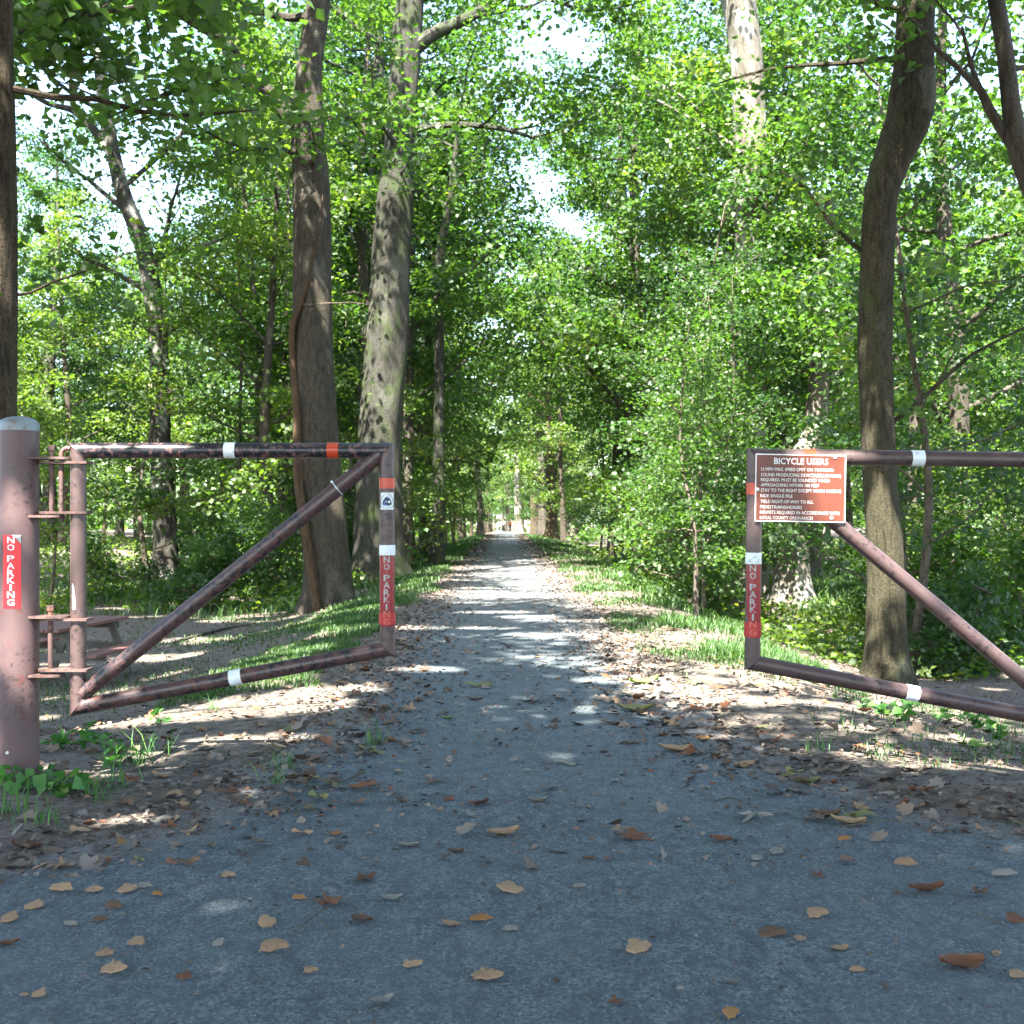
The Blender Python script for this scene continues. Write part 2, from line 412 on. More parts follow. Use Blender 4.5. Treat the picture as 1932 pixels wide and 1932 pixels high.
gx = axis([(-420, -60, 30), (-60, -12, 2), (-12, -4, .5), (-4, 4.001, .16), (4, 12, .5), (12, 60, 2), (60, 421, 30)])
gy = axis([(-60, 0, 3), (0, 16, .18), (16, 40, .6), (40, 120, 2.5), (120, 260, 8), (260, 701, 40)])
GX, GY = np.meshgrid(gx, gy)
GZ = ground(GX, GY)
inside = (GX > edge_l(GY) + .05) & (GX < edge_r(GY) - .05) & (GY < 240)
GZ = GZ - np.where(inside, .06, 0)
nx, ny = len(gx), len(gy)
idx = np.arange(nx * ny).reshape(ny, nx)
q = np.stack((idx[:-1, :-1], idx[:-1, 1:], idx[1:, 1:], idx[1:, :-1]), -1).reshape(-1, 4)
tag(obj('ground', mesh_np('ground', np.stack((GX, GY, GZ), -1).reshape(-1, 3), q, M_SOIL, smoothed=True)), kind='structure')

py_ = axis([(-40, 1, 2), (1, 16, .12), (16, 45, .5), (45, 120, 2), (120, 236, 6)])
un = np.concatenate(([0, .012], np.linspace(.03, .97, 40), [.988, 1]))
PX = edge_l(py_)[:, None] + (edge_r(py_) - edge_l(py_))[:, None] * un[None]
PYY = np.repeat(py_[:, None], len(un), 1)
PZ = ground(PX, PYY) + .006 + .006 * wav(PX, PYY, 1.3)
PZ[:, 0] -= .04; PZ[:, -1] -= .04; PZ[:, 1] -= .004; PZ[:, -2] -= .004
idx = np.arange(PX.size).reshape(PX.shape)
q = np.stack((idx[:-1, :-1], idx[:-1, 1:], idx[1:, 1:], idx[1:, :-1]), -1).reshape(-1, 4)
pme = mesh_np('path', np.stack((PX, PYY, PZ), -1).reshape(-1, 3), q, M_ASPHALT, smoothed=True)
ed = np.minimum(PX - edge_l(PYY), edge_r(PYY) - PX)
a = pme.attributes.new('edge', 'FLOAT', 'POINT'); a.data.foreach_set('value', (1 - smooth(.0, .85, ed)).astype(np.float32).ravel())
a = pme.attributes.new('gravel', 'FLOAT', 'POINT'); a.data.foreach_set('value', (.75 * smooth(9, 22, PYY)).astype(np.float32).ravel())
tag(obj('path', pme), kind='structure')

# ------------------------------------------------------------------ pipe gates
GD = 6.85                           # the gate stands this far off
K = GD / FPX
def G(px, py, dy=0.0): return P(px, py, GD) + np.array((0, dy, 0))

def mitre(p, q, r):                 # plane that halves the corner p-q-r
    a = (q - p) / np.linalg.norm(q - p); b = (r - q) / np.linalg.norm(r - q)
    n = a + b; return (q, n / np.linalg.norm(n))

def bar(name, p, q, r, m, parent, pl0=None, pl1=None, seg=28):
    v, f = tube(np.array((p, (p + q) / 2, q)), r, seg, True, plane0=pl0, plane1=pl1)
    return MB().add(v, f).build(name, m, parent, True)

def band(name, p, q, r, m, parent):
    ax = (q - p) / np.linalg.norm(q - p)
    mb = MB(); mb.tube(np.array((p, p + ax * .001, q - ax * .001, q)), np.array((r + .0004, r + .0019, r + .0019, r + .0004)), 28)
    return mb.build(name, m, parent, True)

def wrap(uv, c, r, off):            # flat print bent round an upright pipe: u sideways from the camera side, v up
    uv = np.asarray(uv, float); a = uv[:, 0] / r + math.atan2(-c[0], c[1])
    return np.stack((c[0] + (r + off) * np.sin(a), c[1] - (r + off) * np.cos(a), uv[:, 1]), -1)

def patch(name, c, r, off, u0, u1, z0, z1, m, parent, n=10, cut=None):
    us = np.linspace(u0, u1, n); uv = np.array([(u, z) for z in (z0, z1) for u in us])
    if cut is not None: uv = cut(uv)
    v = np.vstack((wrap(uv, c, r, off), wrap(uv, c, r, off - .0012)))
    N = 2 * n; f = [(i, i + 1, n + i + 1, n + i) for i in range(n - 1)]
    rim = list(range(n)) + list(range(2 * n - 1, n - 1, -1))
    f += [(rim[i], rim[i - 1], rim[i - 1] + N, rim[i] + N) for i in range(len(rim))]
    return MB().add(v, f).build(name, m, parent)

_tc = {}
def text2d(s, bold=.006):
    """flat outline of a word from Blender's own font: points, faces"""
    if (s, bold) in _tc: return _tc[s, bold]
    cu = bpy.data.curves.new('lettering', 'FONT'); cu.body = s; cu.size = 1; cu.resolution_u = 2; cu.offset = bold
    o = bpy.data.objects.new('lettering_source', cu); COL.objects.link(o)
    dg = bpy.context.evaluated_depsgraph_get(); me = bpy.data.meshes.new_from_object(o.evaluated_get(dg))
    v = np.array([tuple(q.co)[:2] for q in me.vertices]); f = [tuple(p.vertices) for p in me.polygons]
    bpy.data.objects.remove(o); bpy.data.curves.remove(cu); bpy.data.meshes.remove(me)
    _tc[s, bold] = (v, f); return v, f
CAPH = text2d('H')[0][:, 1].max()

def letters_down(name, c, r, off, u, z_top, h, lw, m, parent, text='NO PARKING', skip=()):
    """one letter under the other on a sticker of height h"""
    tops = (.023, .124, None, .275, .372, .472, .57, .673, .77, .874); lh = .087 * h
    for i, (ch, t) in enumerate(zip(text, tops)):
        if t is None or i in skip: continue
        v, f = text2d(ch, .022); w = v[:, 0].max() - v[:, 0].min()
        k = lw / w if ch != 'I' else lw * .28 / w
        uv = np.stack(((v[:, 0] - v[:, 0].min() - w / 2) * k + u, z_top - t * h - lh + (v[:, 1] - v[:, 1].min()) / (v[:, 1].max() - v[:, 1].min()) * lh), -1)
        MB().add(wrap(uv, c, r, off), f).build(name, m, parent)

def plate(name, x0, x1, z, yc, hy, th, m, parent, round_end=True):
    """flat hinge plate, seen edge on: a bar with one rounded end"""
    out = [(x0, yc - hy), (x1 - hy * .8, yc - hy)]
    for a in np.linspace(-90, 90, 9): out.append((x1 - hy * .8 + hy * .8 * math.cos(R(a)), yc + hy * math.sin(R(a))))
    out.append((x0, yc + hy)); n = len(out)
    v = [(x, y, z - th / 2) for x, y in out] + [(x, y, z + th / 2) for x, y in out]
    f = [tuple(range(n))[::-1], tuple(range(n, 2 * n))] + [(i, (i + 1) % n, n + (i + 1) % n, n + i) for i in range(n)]
    return MB().add(v, f).build(name, m, parent)

PIPE_R = 14.6 * K
def gate_post(name, label, cx, sgn, sticker):
    t = thing(name, label, 'gate post', (0, 0, 0))
    r = 36 * K; zt = 1.55 - (812 - 966) * K
    c = (cx, GD)
    MB().tube([(cx, GD, -.25), (cx, GD, .3), (cx, GD, 1.2), (cx, GD, zt)], r, 48).build('post_pipe', M_POST, t, True)
    prof = [(r * 1.02, zt - .004), (r * 1.03, zt + .034), (r * 1.0, zt + .04), (r * .9, zt + .056), (r * .66, zt + .070), (r * .36, zt + .078), (.004, zt + .081)]
    v = []; seg = 48; f = []
    for i, (rr, z) in enumerate(prof):
        for j in range(seg): v.append((cx + rr * math.cos(2 * math.pi * j / seg), GD + rr * math.sin(2 * math.pi * j / seg), z))
    for i in range(len(prof) - 1):
        for j in range(seg): f.append((i * seg + j, i * seg + (j + 1) % seg, (i + 1) * seg + (j + 1) % seg, (i + 1) * seg + j))
    f.append(tuple(range(seg))[::-1]); f.append(tuple((len(prof) - 1) * seg + j for j in range(seg)))
    MB().add(v, f).build('post_cap', M_CAP, t, True)
    for yy, ln in ((865, 101), (974, 84), (1163, 95), (1273, 84)):
        z = 1.55 - (yy - 966) * K
        o = plate('hinge_plate', .0, ln * K, 0, 0, .062, .014, M_RUSTY, t)
        o.location = (cx + sgn * 3 * K, GD - .012, z); o.scale = (sgn, 1, 1)
    if sticker:
        u0, u1 = r * math.asin(-27 / 36), r * math.asin(3 / 36)
        z1, z0 = 1.55 - (1009 - 966) * K, 1.55 - (1145 - 966) * K
        def cut(uv):
            uv = uv.copy(); return uv
        s = patch('no_parking_sticker', c, r, .002, u0, u1, z0, z1, M_RED_BRIGHT, t)
        letters_down('letter', c, r, .0032, (u0 + u1) / 2 - .002, z1, z1 - z0, 13.5 * K, M_LET_WHITE, s)
        # torn, lifted corner
        tri = np.array([(u1 - .052, z1 + .001), (u1 + .001, z1 + .001), (u1 + .001, z1 - .050), (u1 - .02, z1 - .018)])
        v = wrap(tri, c, r, .0046); v[3, 1] -= .016; v = np.vstack((v, v - np.array((0, -.001, 0))))
        MB().add(v, [(0, 3, 2, 1), (4, 5, 6, 7), (0, 1, 5, 4), (1, 2, 6, 5), (2, 3, 7, 6), (3, 0, 4, 7)]).build('peeled_corner', M_LET_GREY, s)
        MB().tube([(cx - .02, GD - r + .004, .19), (cx - .02, GD - r - .006, .19)], .009, 10).build('rivet', M_STEEL, t, True)
    return t

cxL = (36 - 966) * K; cxR = (2115 - 966) * K
postL = gate_post('gate_post', 'stout faded maroon pipe post with chipped white cap and red NO PARKING strip', cxL, 1, True)
postR = gate_post('gate_post', 'stout maroon pipe post that carries the gate leaf with the brown sign', cxR, -1, False)

def leaf(label, TLh, TRf, BRf, BLh, D0, D1, sgn, mt):
    """TLh/BLh: hinge side corners (top, bottom); TRf/BRf: free end corners; D0, D1 the brace"""
    t = thing('pipe_gate', label, 'gate', (0, 0, 0))
    mt_top, mt_bot, mt_dia, mt_end, mt_hin = mt
    bar('top_bar', TLh, TRf, PIPE_R, mt_top, t, mitre(BLh, TLh, TRf), mitre(TLh, TRf, BRf))
    bar('end_bar', TRf, BRf, PIPE_R, mt_end, t, mitre(TLh, TRf, BRf), mitre(TRf, BRf, BLh))
    bar('bottom_bar', BRf, BLh, PIPE_R, mt_bot, t, mitre(TRf, BRf, BLh), mitre(BRf, BLh, TLh))
    bar('hinge_bar', BLh, TLh, PIPE_R, mt_hin, t, mitre(BRf, BLh, TLh), mitre(BLh, TLh, TRf))
    bar('brace', D0, D1, PIPE_R, mt_dia, t)
    for a0, b0, c0 in ((BLh, TLh, TRf), (TLh, TRf, BRf), (TRf, BRf, BLh), (BRf, BLh, TLh)):
        n_ = mitre(a0, b0, c0)[1]; u = (b0 - a0) / np.linalg.norm(b0 - a0); w_ = np.cross(u, (0, 1.0, 0)); ring = []
        for q in np.linspace(0, 2 * np.pi, 25):
            p0 = b0 + w_ * PIPE_R * 1.0 * math.cos(q) + np.array((0, PIPE_R * 1.0 * math.sin(q), 0)); ring.append(p0 - u * (np.dot(p0 - b0, n_) / np.dot(u, n_)))
        MB().tube(np.array(ring), .0042 + .0012 * np.sin(np.arange(25) * 2.3), 6, caps=False).build('weld_bead', mt_hin, t, True)
    hx = TLh[0]
    for yy, back in ((873, 73), (967, 73), (1168, 35 + 38), (1263, 74)):
        z = 1.55 - (yy - 966) * K
        o = plate('hinge_plate', -22 * K, back * K, 0, 0, .055, .014, M_RUSTY, t)
        o.location = (hx, GD - .004, z); o.scale = (-sgn, 1, 1)
    for px, y0, y1 in ((50, 850, 985), (52, 1152, 1284)):   # hinge pins
        x = hx - sgn * px * K
        p = MB().tube([(x, GD - .004, 1.55 - (y1 - 966) * K), (x, GD - .004, 1.55 - (y0 - 966) * K)], 4.9 * K, 14).build('hinge_pin', M_RUSTY, t, True)
        MB().tube([(x, GD - .004, 1.55 - (y0 - 966) * K), (x, GD - .004, 1.55 - (y0 - 970) * K + .018)], 7.2 * K, 6).build('pin_head', M_RUSTY, p)
    x = hx - sgn * 30 * K                                   # hooked locking rod
    zt = 1.55 - (858 - 966) * K
    arc = [(x, GD - .02, 1.55 - (985 - 966) * K), (x, GD - .02, zt - .1), (x, GD - .02, zt)] + [(x + sgn * 12 * K * (1 - math.cos(R(a))), GD - .02, zt + 12 * K * math.sin(R(a))) for a in (30, 60, 90)] + [(x + sgn * 17 * K, GD - .02, zt + 11 * K)]
    MB().tube(arc, 4.6 * K, 14).build('locking_rod', M_RUSTY, t, True)
    return t

# left-hand leaf
a_, b_, c_, d_ = G(148, 850), G(730, 850), G(731, 1224), G(148, 1334)
gl = leaf('maroon pipe gate leaf with worn black paint and a trail emblem on its end bar', a_, b_, c_, d_, G(157, 1308), G(718, 856.5), 1,
          (M_PIPE_WORN, M_PIPE, M_PIPE, M_PIPE, M_PIPE_CLEAN))
def along(p, q, x): t = (((x - 966) * K) - p[0]) / (q[0] - p[0]); return p + (q - p) * t
band('white_band', along(a_, b_, 424), along(a_, b_, 445), PIPE_R, M_WHITE_TAPE, gl)
band('orange_band', along(a_, b_, 618), along(a_, b_, 639.5), PIPE_R, M_ORANGE, gl)
band('white_band', along(d_, c_, 434), along(d_, c_, 456.5), PIPE_R, M_WHITE_TAPE, gl)
band('orange_band', G(730.4, 902), G(730.4, 922), PIPE_R, M_ORANGE, gl)
band('white_band', G(730.8, 1028), G(730.8, 1047.5), PIPE_R, M_WHITE_TAPE, gl)
ec = (G(730.9, 0)[0], GD)
Zp = lambda y: 1.55 - (y - 966) * K
s = patch('no_parking_sticker', ec, PIPE_R, .0020, -PIPE_R * 1.15, PIPE_R * .95, Zp(1181), Zp(1048.5), M_RED_DARK, gl)
letters_down('letter', ec, PIPE_R, .0031, -.004, Zp(1046), (1183 - 1046) * K, 11 * K, M_LET_GREY, s, skip=(8, 9))
band('red_band', G(730.9, 1155), G(730.9, 1177), PIPE_R + .0022, M_RED_TAPE, gl)
letters_down('letter', ec, PIPE_R, .0056, -.004, Zp(1046), (1183 - 1046) * K, 11 * K, M_LET_FADED, s, skip=(0, 1, 3, 4, 5, 6, 7))
# cable tie round the brace
dv = G(711, 862) - G(166, 1301); dv /= np.linalg.norm(dv); pt = G(637, 921)
tie = MB().tube([pt - dv * .003, pt + dv * .003], PIPE_R + .0035, 24)
tie.box(tuple(pt + np.array((-.031, -.02, .036))), (.006, .005, .006))
tie.build('cable_tie', M_TIE, gl, True)
# torn white label on the hinge bar
hc = (a_[0], GD)
tl = np.array([(-.036, Zp(1100)), (-.026, Zp(1106)), (-.016, Zp(1132)), (-.015, Zp(1148)), (-.034, Zp(1148)), (-.036, Zp(1120))])
v = np.vstack((wrap(tl, hc, PIPE_R, .002), wrap(tl, hc, PIPE_R, .0008)))
MB().add(v, [(5, 4, 3, 2, 1, 0), (6, 7, 8, 9, 10, 11)] + [(i, (i + 1) % 6, 6 + (i + 1) % 6, 6 + i) for i in range(6)]).build('torn_label', M_LET_WHITE, gl)

# trail emblem sticker
ex0, ey0, ew, eh = 345, 530, 875, 1055
EW, EH, EZ1 = 26.5 * K, 32 * K, Zp(929.5)
em = patch('trail_emblem', ec, PIPE_R, .0021, -EW / 2 - .002, EW / 2 - .002, EZ1 - EH, EZ1, M_WHITE_TAPE, gl)
def e2(p): p = np.asarray(p, float); return np.stack(((p[:, 0] - ex0) / ew * EW - EW / 2 - .002, EZ1 - (p[:, 1] - ey0) / eh * EH), -1)
def efill(name, p, m, off):
    uv = e2(p); bm = bmesh.new(); vs = [bm.verts.new(tuple(x)) for x in wrap(uv, ec, PIPE_R, off)]
    es = [bm.edges.new((vs[i], vs[(i + 1) % len(vs)])) for i in range(len(vs))]
    bmesh.ops.triangle_fill(bm, edges=es, use_beauty=True)
    bmesh.ops.subdivide_edges(bm, edges=list(bm.edges), cuts=2, use_grid_fill=True)
    for q in bm.verts:               # back onto the round of the pipe
        dx, dy = q.co.x - ec[0], q.co.y - ec[1]; k = (PIPE_R + off) / math.hypot(dx, dy); q.co.x = ec[0] + dx * k; q.co.y = ec[1] + dy * k
    me = bpy.data.meshes.new(name); bm.to_mesh(me); bm.free(); me.materials.append(m); return obj(name, me, em)
def eline(name, p, w, m, off, closed=False):
    p = np.asarray(p, float); q_ = np.vstack((p, p[:1])) if closed else p
    t = np.gradient(q_, axis=0); t /= np.linalg.norm(t, axis=1)[:, None]; nn = np.stack((-t[:, 1], t[:, 0]), -1) * w / 2
    uv = e2(np.vstack((q_ + nn, q_ - nn))); n = len(q_)
    return MB().add(wrap(uv, ec, PIPE_R, off), [(i, i + 1, n + i + 1, n + i) for i in range(n - 1)]).build(name, m, em)
eline('emblem_outline', [(783, 572), (660, 625), (560, 695), (480, 790), (425, 900), (395, 1040), (375, 1200), (362, 1330), (375, 1385), (450, 1440), (600, 1492), (783, 1512), (970, 1495), (1110, 1445), (1190, 1385), (1200, 1330), (1190, 1200), (1170, 1040), (1130, 890), (1075, 790), (1005, 700), (905, 625)], 22, M_GREYPRINT, .0030, True)
efill('emblem_field', [(783, 765), (640, 870), (540, 1050), (485, 1250), (520, 1292), (640, 1330), (783, 1345), (920, 1330), (1040, 1285), (1070, 1240), (1030, 1050), (930, 880)], M_NAVY, .0030)
efill('emblem_sky', [(783, 768), (710, 828), (790, 865), (870, 888), (895, 850)], M_BLUE, .0036)
efill('emblem_river', [(525, 1265), (545, 1175), (640, 1115), (720, 1095), (850, 1085), (845, 1112), (720, 1140), (660, 1190), (730, 1270), (850, 1325), (783, 1343), (640, 1328)], M_BLUE, .0036)
eline('emblem_stream', [(640, 935), (618, 965), (650, 1005), (720, 1030), (860, 1055)], 26, M_BLUE, .0036)
eline('emblem_light', [(670, 1090), (760, 1102), (850, 1078)], 26, M_WHITE_TAPE, .0040)
efill('emblem_tree', [(915, 1000), (985, 1150), (935, 1150), (905, 1195), (860, 1175), (850, 1120), (880, 1065)], M_LET_WHITE, .0042)
def earc(text, pts, h, m):
    pts = np.asarray(pts, float); sg = np.concatenate(([0], np.cumsum(np.linalg.norm(np.diff(pts, axis=0), axis=1)))); mb = MB()
    for i, ch in enumerate(text):
        if ch == ' ': continue
        s0 = sg[-1] * (i + .5) / len(text); p = np.array((np.interp(s0, sg, pts[:, 0]), np.interp(s0, sg, pts[:, 1])))
        p2 = np.array((np.interp(s0 + 8, sg, pts[:, 0]), np.interp(s0 + 8, sg, pts[:, 1])))
        p1 = np.array((np.interp(s0 - 8, sg, pts[:, 0]), np.interp(s0 - 8, sg, pts[:, 1])))
        d = (p2 - p1) / np.linalg.norm(p2 - p1); n_ = np.array((d[1], -d[0]))
        v, f = text2d(ch); w = v[:, 0].max() - v[:, 0].min()
        loc = p + ((v[:, 0] - v[:, 0].min() - w / 2) / CAPH * h)[:, None] * d + ((v[:, 1]) / CAPH * h)[:, None] * n_
        mb.add(wrap(e2(loc), ec, PIPE_R, .0030), f)
    return mb.build('emblem_lettering', m, em)
earc('POTOMAC HERITAGE', [(425, 1170), (440, 1050), (500, 900), (600, 780), (720, 720), (785, 705), (850, 725), (970, 800), (1060, 920), (1120, 1060), (1140, 1170)], 62, M_GREYPRINT)
earc('NATIONAL SCENIC TRAIL', [(420, 1370), (600, 1432), (783, 1455), (960, 1436), (1140, 1380)], 44, M_GREYPRINT)

# right-hand leaf
a2, b2, c2, d2 = G(2003, 868), G(1423.5, 861), G(1419.5, 1250), G(2003, 1362)
gr = leaf('maroon pipe gate leaf that carries the brown bicycle sign', a2, b2, c2, d2, G(1994, 1334.5), G(1433, 866.5), -1,
          (M_PIPE_CLEAN, M_PIPE_CLEAN, M_PIPE_CLEAN, M_PIPE_CLEAN, M_PIPE_CLEAN))
band('white_band', along(b2, a2, 1718), along(b2, a2, 1742), PIPE_R, M_WHITE_TAPE, gr)
band('orange_band', along(b2, a2, 1515), along(b2, a2, 1537), PIPE_R, M_ORANGE, gr)
wb = band('white_band', along(c2, d2, 1708), along(c2, d2, 1732), PIPE_R, M_WHITE_TAPE, gr)
def down(y): return b2 + (c2 - b2) * ((y - 861) / (1250 - 861))
band('orange_band', down(911), down(933.5), PIPE_R, M_ORANGE, gr)
wb = band('white_band', down(1042.5), down(1064), PIPE_R, M_WHITE_TAPE, gr)
ec2 = (G(1421.3, 0)[0], GD)
for sc_ in ([(-.030, Zp(1060)), (-.01, Zp(1055)), (.008, Zp(1049)), (.018, Zp(1052)), (.014, Zp(1060))], [(-.026, Zp(1053)), (-.02, Zp(1058)), (-.004, Zp(1061))], [(.016, Zp(1063)), (.034, Zp(1056)), (.04, Zp(1053))]):
    p_ = np.array(sc_); v = np.vstack((wrap(p_ + (0, .0012), ec2, PIPE_R, .0032), wrap(p_ - (0, .0012), ec2, PIPE_R, .0032))); n = len(p_)
    MB().add(v, [(i, i + 1, n + i + 1, n + i) for i in range(n - 1)]).build('pen_scribble', M_HOLE, wb)
s = patch('no_parking_sticker', ec2, PIPE_R, .0022, -PIPE_R * .95, PIPE_R * 1.05, Zp(1202), Zp(1065), M_RED_DARK, gr)
letters_down('letter', ec2, PIPE_R, .0034, -.002, Zp(1062), (1203 - 1062) * K, 11.5 * K, M_LET_GREY, s, skip=(8, 9))
band('red_band', down(1174), down(1201), PIPE_R + .0026, M_RED_TAPE, gr)
letters_down('letter', ec2, PIPE_R, .0066, -.002, Zp(1062), (1203 - 1062) * K, 11.5 * K, M_LET_FADED, s, skip=(0, 1, 3, 4, 5, 6, 7))

# the brown sign, screwed to the face of the leaf
SW, SH = 170.5 * K * .992, 127.5 * K * .992
sign = thing('sign', 'brown BICYCLE USERS rules sign with white lettering on the gate corner', 'sign', tuple(P(1510, 921, GD - .055)))
sign.rotation_euler = (R(-.5), R(1.05), 0)
def rrect(w, h, r):
    return [(sx_ * (w / 2 - r) + r * math.cos(R(a)), sz_ * (h / 2 - r) + r * math.sin(R(a))) for sx_, sz_, a0 in ((1, 1, 0), (-1, 1, 90), (-1, -1, 180), (1, -1, 270)) for a in (a0, a0 + 45, a0 + 90)]
def slab(name, w, h, y0, y1, m, parent, r=.004):
    o = rrect(w, h, r); n = len(o)
    v = [(x, y0, z) for x, z in o] + [(x, y1, z) for x, z in o]
    return MB().add(v, [tuple(range(n))[::-1], tuple(range(n, 2 * n))] + [(i, n + i, n + (i + 1) % n, (i + 1) % n) for i in range(n)]).build(name, m, parent)
slab('sign_board', SW, SH, -.002, .002, M_SIGN_W, sign)
slab('sign_face', SW - .0115, SH - .0125, -.0031, -.0019, M_SIGN, sign, .001)
def sgn_xy(zx, zy): return ((zx - 970) / 1540 * SW, -(zy - 767 - (zx - 970) * .0162) / 1160 * SH)
def sline(text, x0, x1, ytop, ybot, bold=.004):
    v, f = text2d(text, bold); w = v[:, 0].max() - v[:, 0].min()
    L = (x1 - x0) / 1540 * SW; hgt = (ybot - ytop) / 1160 * SH; X0, Z0 = sgn_xy(x0, ybot)
    xs = X0 + (v[:, 0] - v[:, 0].min()) / w * L
    co = np.stack((xs, np.full(len(v), -.0037), Z0 + v[:, 1] / CAPH * hgt), -1)
    back = co + np.array((0, .0005, 0)); n = len(co)
    return MB().add(co, f).build('lettering', M_SIGN_W, sign)
for tx in (('BICYCLE USERS', 515, 1435, 247, 352), ('15 MPH MAX. SPEED LIMIT ON TOWPATH', 298, 1525, 412, 466), ('SOUND PRODUCING DEVICES(BELLS/HORN)', 295, 1655, 506, 562), ('REQUIRED, MUST BE SOUNDED WHEN', 293, 1465, 593, 647), ('APPROACHING WITHIN 100 FEET', 295, 1285, 682, 736), ('STAY TO THE RIGHT EXCEPT WHEN PASSING', 295, 1660, 772, 827), ('RIDE SINGLE FILE', 290, 838, 870, 922), ('YIELD RIGHT-OF-WAY TO ALL', 293, 1190, 965, 1020), ('PEDESTRIANS/HORSES', 288, 1000, 1060, 1114), ('HELMETS REQUIRED IN ACCORDANCE WITH', 288, 1640, 1150, 1206), ('LOCAL COUNTY ORDINANCES', 288, 1190, 1243, 1297)):
    x0, x1, y0_, y1_ = tx[1:5]; sk = .0162
    sline(tx[0], x0, x1, y0_, y1_, .008 if tx[0] == 'BICYCLE USERS' else .0)
for zx, zy, rr in ((1553, 237, .0108), (240, 792, .0104), (1507, 1278, .0112)):
    X, Z = sgn_xy(zx, zy)
    h = MB().tube([(X, -.0025, Z), (X, -.006, Z), (X, -.0085, Z), (X, -.0095, Z)], [rr, rr * .95, rr * .6, rr * .1], 16).build('screw', M_STEEL, sign, True)
    MB().tube([(X, -.0092, Z), (X, -.0102, Z)], .0022, 6).build('screw_recess', M_HOLE, h)
    MB().tube([(X, .002, Z), (X, .062, Z)], .004, 8).build('bolt', M_STEEL, sign)
for zx, zy in ((400, 370), (1580, 410), (1050, 950)):
    X, Z = sgn_xy(zx, zy)
    MB().tube([(X, -.0030, Z), (X, -.0036, Z)], .0042, 12).build('drilled_hole', M_HOLE, sign)

# ------------------------------------------------------------------ picnic table
pt = thing('picnic_table', 'low brown wooden picnic table on the leafy ground beyond the gate post', 'picnic table', (-5.62, 15.1, float(ground(-5.62, 15.1))), R(-7))
for i in range(4):
    MB().box(((i - 1.5) * .185, 0, .735), (.088, .95, .02), bev=.004).build('plank', M_WOOD, pt)
for sx_ in (-1, 1):
    for i in range(2):
        MB().box((sx_ * (.62 + i * .15), 0, .44), (.07, .95, .02), bev=.004).build('plank', M_WOOD, pt)
for sy_ in (-1, 1):
    MB().box((0, sy_ * .62, .395), (.80, .022, .045)).build('cross_beam', M_WOODLEG, pt)
    MB().box((0, sy_ * .665, .67), (.36, .02, .042)).build('top_beam', M_WOODLEG, pt)
    for sx_ in (-1, 1):
        MB().box((sx_ * .42, sy_ * .598 + .0, .33), (.045, .020, .42), Matrix.Rotation(R(-20 * sx_), 3, 'Y')).build('leg', M_WOODLEG, pt)

# ------------------------------------------------------------------ gaps cut in the crowns along the sun, shaped to place the light patches
BEAMS = []
def sunfoot(p): p = np.asarray(p, float); return p - SUN * (p[2] / SUN[2])
def beam(p, rx, ry=None):
    f = sunfoot(p); BEAMS.append((f[0], f[1], rx, ry or rx))
def gbeam(px, py, rx, ry): p = on_ground(px, py); beam(p, rx, ry)
for b in ((420, 1340, 1.15, .7), (250, 1362, .7, .42), (480, 1392, .5, .24), (1235, 1285, .85, .34), (1400, 1268, .6, .36), (1420, 1322, .5, .24), (1350, 1395, .22, .1), (1640, 1380, .22, .1), (1650, 1345, .5, .3), (1300, 1305, .55, .26), (1470, 1290, .4, .2), (1385, 1365, .26, .1), (1180, 1262, .4, .25), (150, 1440, .35, .16), (1770, 1440, .35, .14), (1330, 1225, .4, .35), (1800, 1395, .3, .2),
          (1880, 1450, .4, .12), (800, 1265, .45, .28), (500, 1500, .22, .12), (250, 1550, .3, .12), (1065, 1430, .16, .1), (1005, 1200, .4, .3), (1000, 1165, .5, .35), (640, 1300, .5, .3), (1520, 1300, .4, .25), (620, 1180, .5, .35), (1540, 1190, .6, .5),
          (520, 1130, 1.2, 1.0), (300, 1240, .8, .6), (400, 1210, .6, .5), (560, 1250, .4, .3), (1800, 1200, .9, .7), (1700, 1330, .5, .3), (1850, 1180, .5, .4)):
    gbeam(*b)
for z in np.arange(.2, 2.2, .5): beam((cxL - .05, GD - .1, z), .12, .12)
for yy in (1140, 1080, 1010, 900, 800, 740): beam(P(1494 if yy > 950 else 1530, yy, 29.5), .45, .4)
for yy in (1100, 1030, 960, 890, 820, 740): beam(P(306, yy, 27.5), .35, .3)
for yy in (1250, 1180, 1100): beam(P(1672, yy, 12.8), .16, .14)
for bx, by in ((700, 1150), (640, 1195), (560, 1235), (760, 1110), (820, 1080), (880, 1045), (1180, 1120), (1300, 1180), (1240, 1130), (1120, 1070), (1480, 1200), (1580, 1210), (1560, 1110), (1620, 1100)): gbeam(bx, by, .5, .45)
for z in np.arange(.3, 2.0, .3): beam((a_[0], GD, z), .16, .16)
for px, py, rr in ((1640, 1060, .26), (1600, 1010, .18), (1500, 862, .05), (1665, 862, .07), (1833, 862, .06), (1922, 862, .08), (1650, 1290, .08), (1730, 1310, .12), (1800, 1150, .06), (1860, 1215, .09), (1580, 890, .055), (1585, 955, .05), (1495, 940, .06), (200, 850, .14), (340, 850, .1), (400, 850, .08), (1421, 1010, .07), (1690, 1090, .1), (450, 1277, .06), (250, 1310, .1)):
    beam(G(px, py), rr)
bu = np.random.default_rng(31)
for yy in np.arange(15, 60, .55):
    for k in range(2):
        if bu.random() < .40 + .3 * math.sin(yy * .9): BEAMS.append((float(xc(yy)) + bu.uniform(-1.9, 1.9), yy + bu.uniform(-.3, .3), bu.uniform(.3, .85), bu.uniform(.12, .40)))
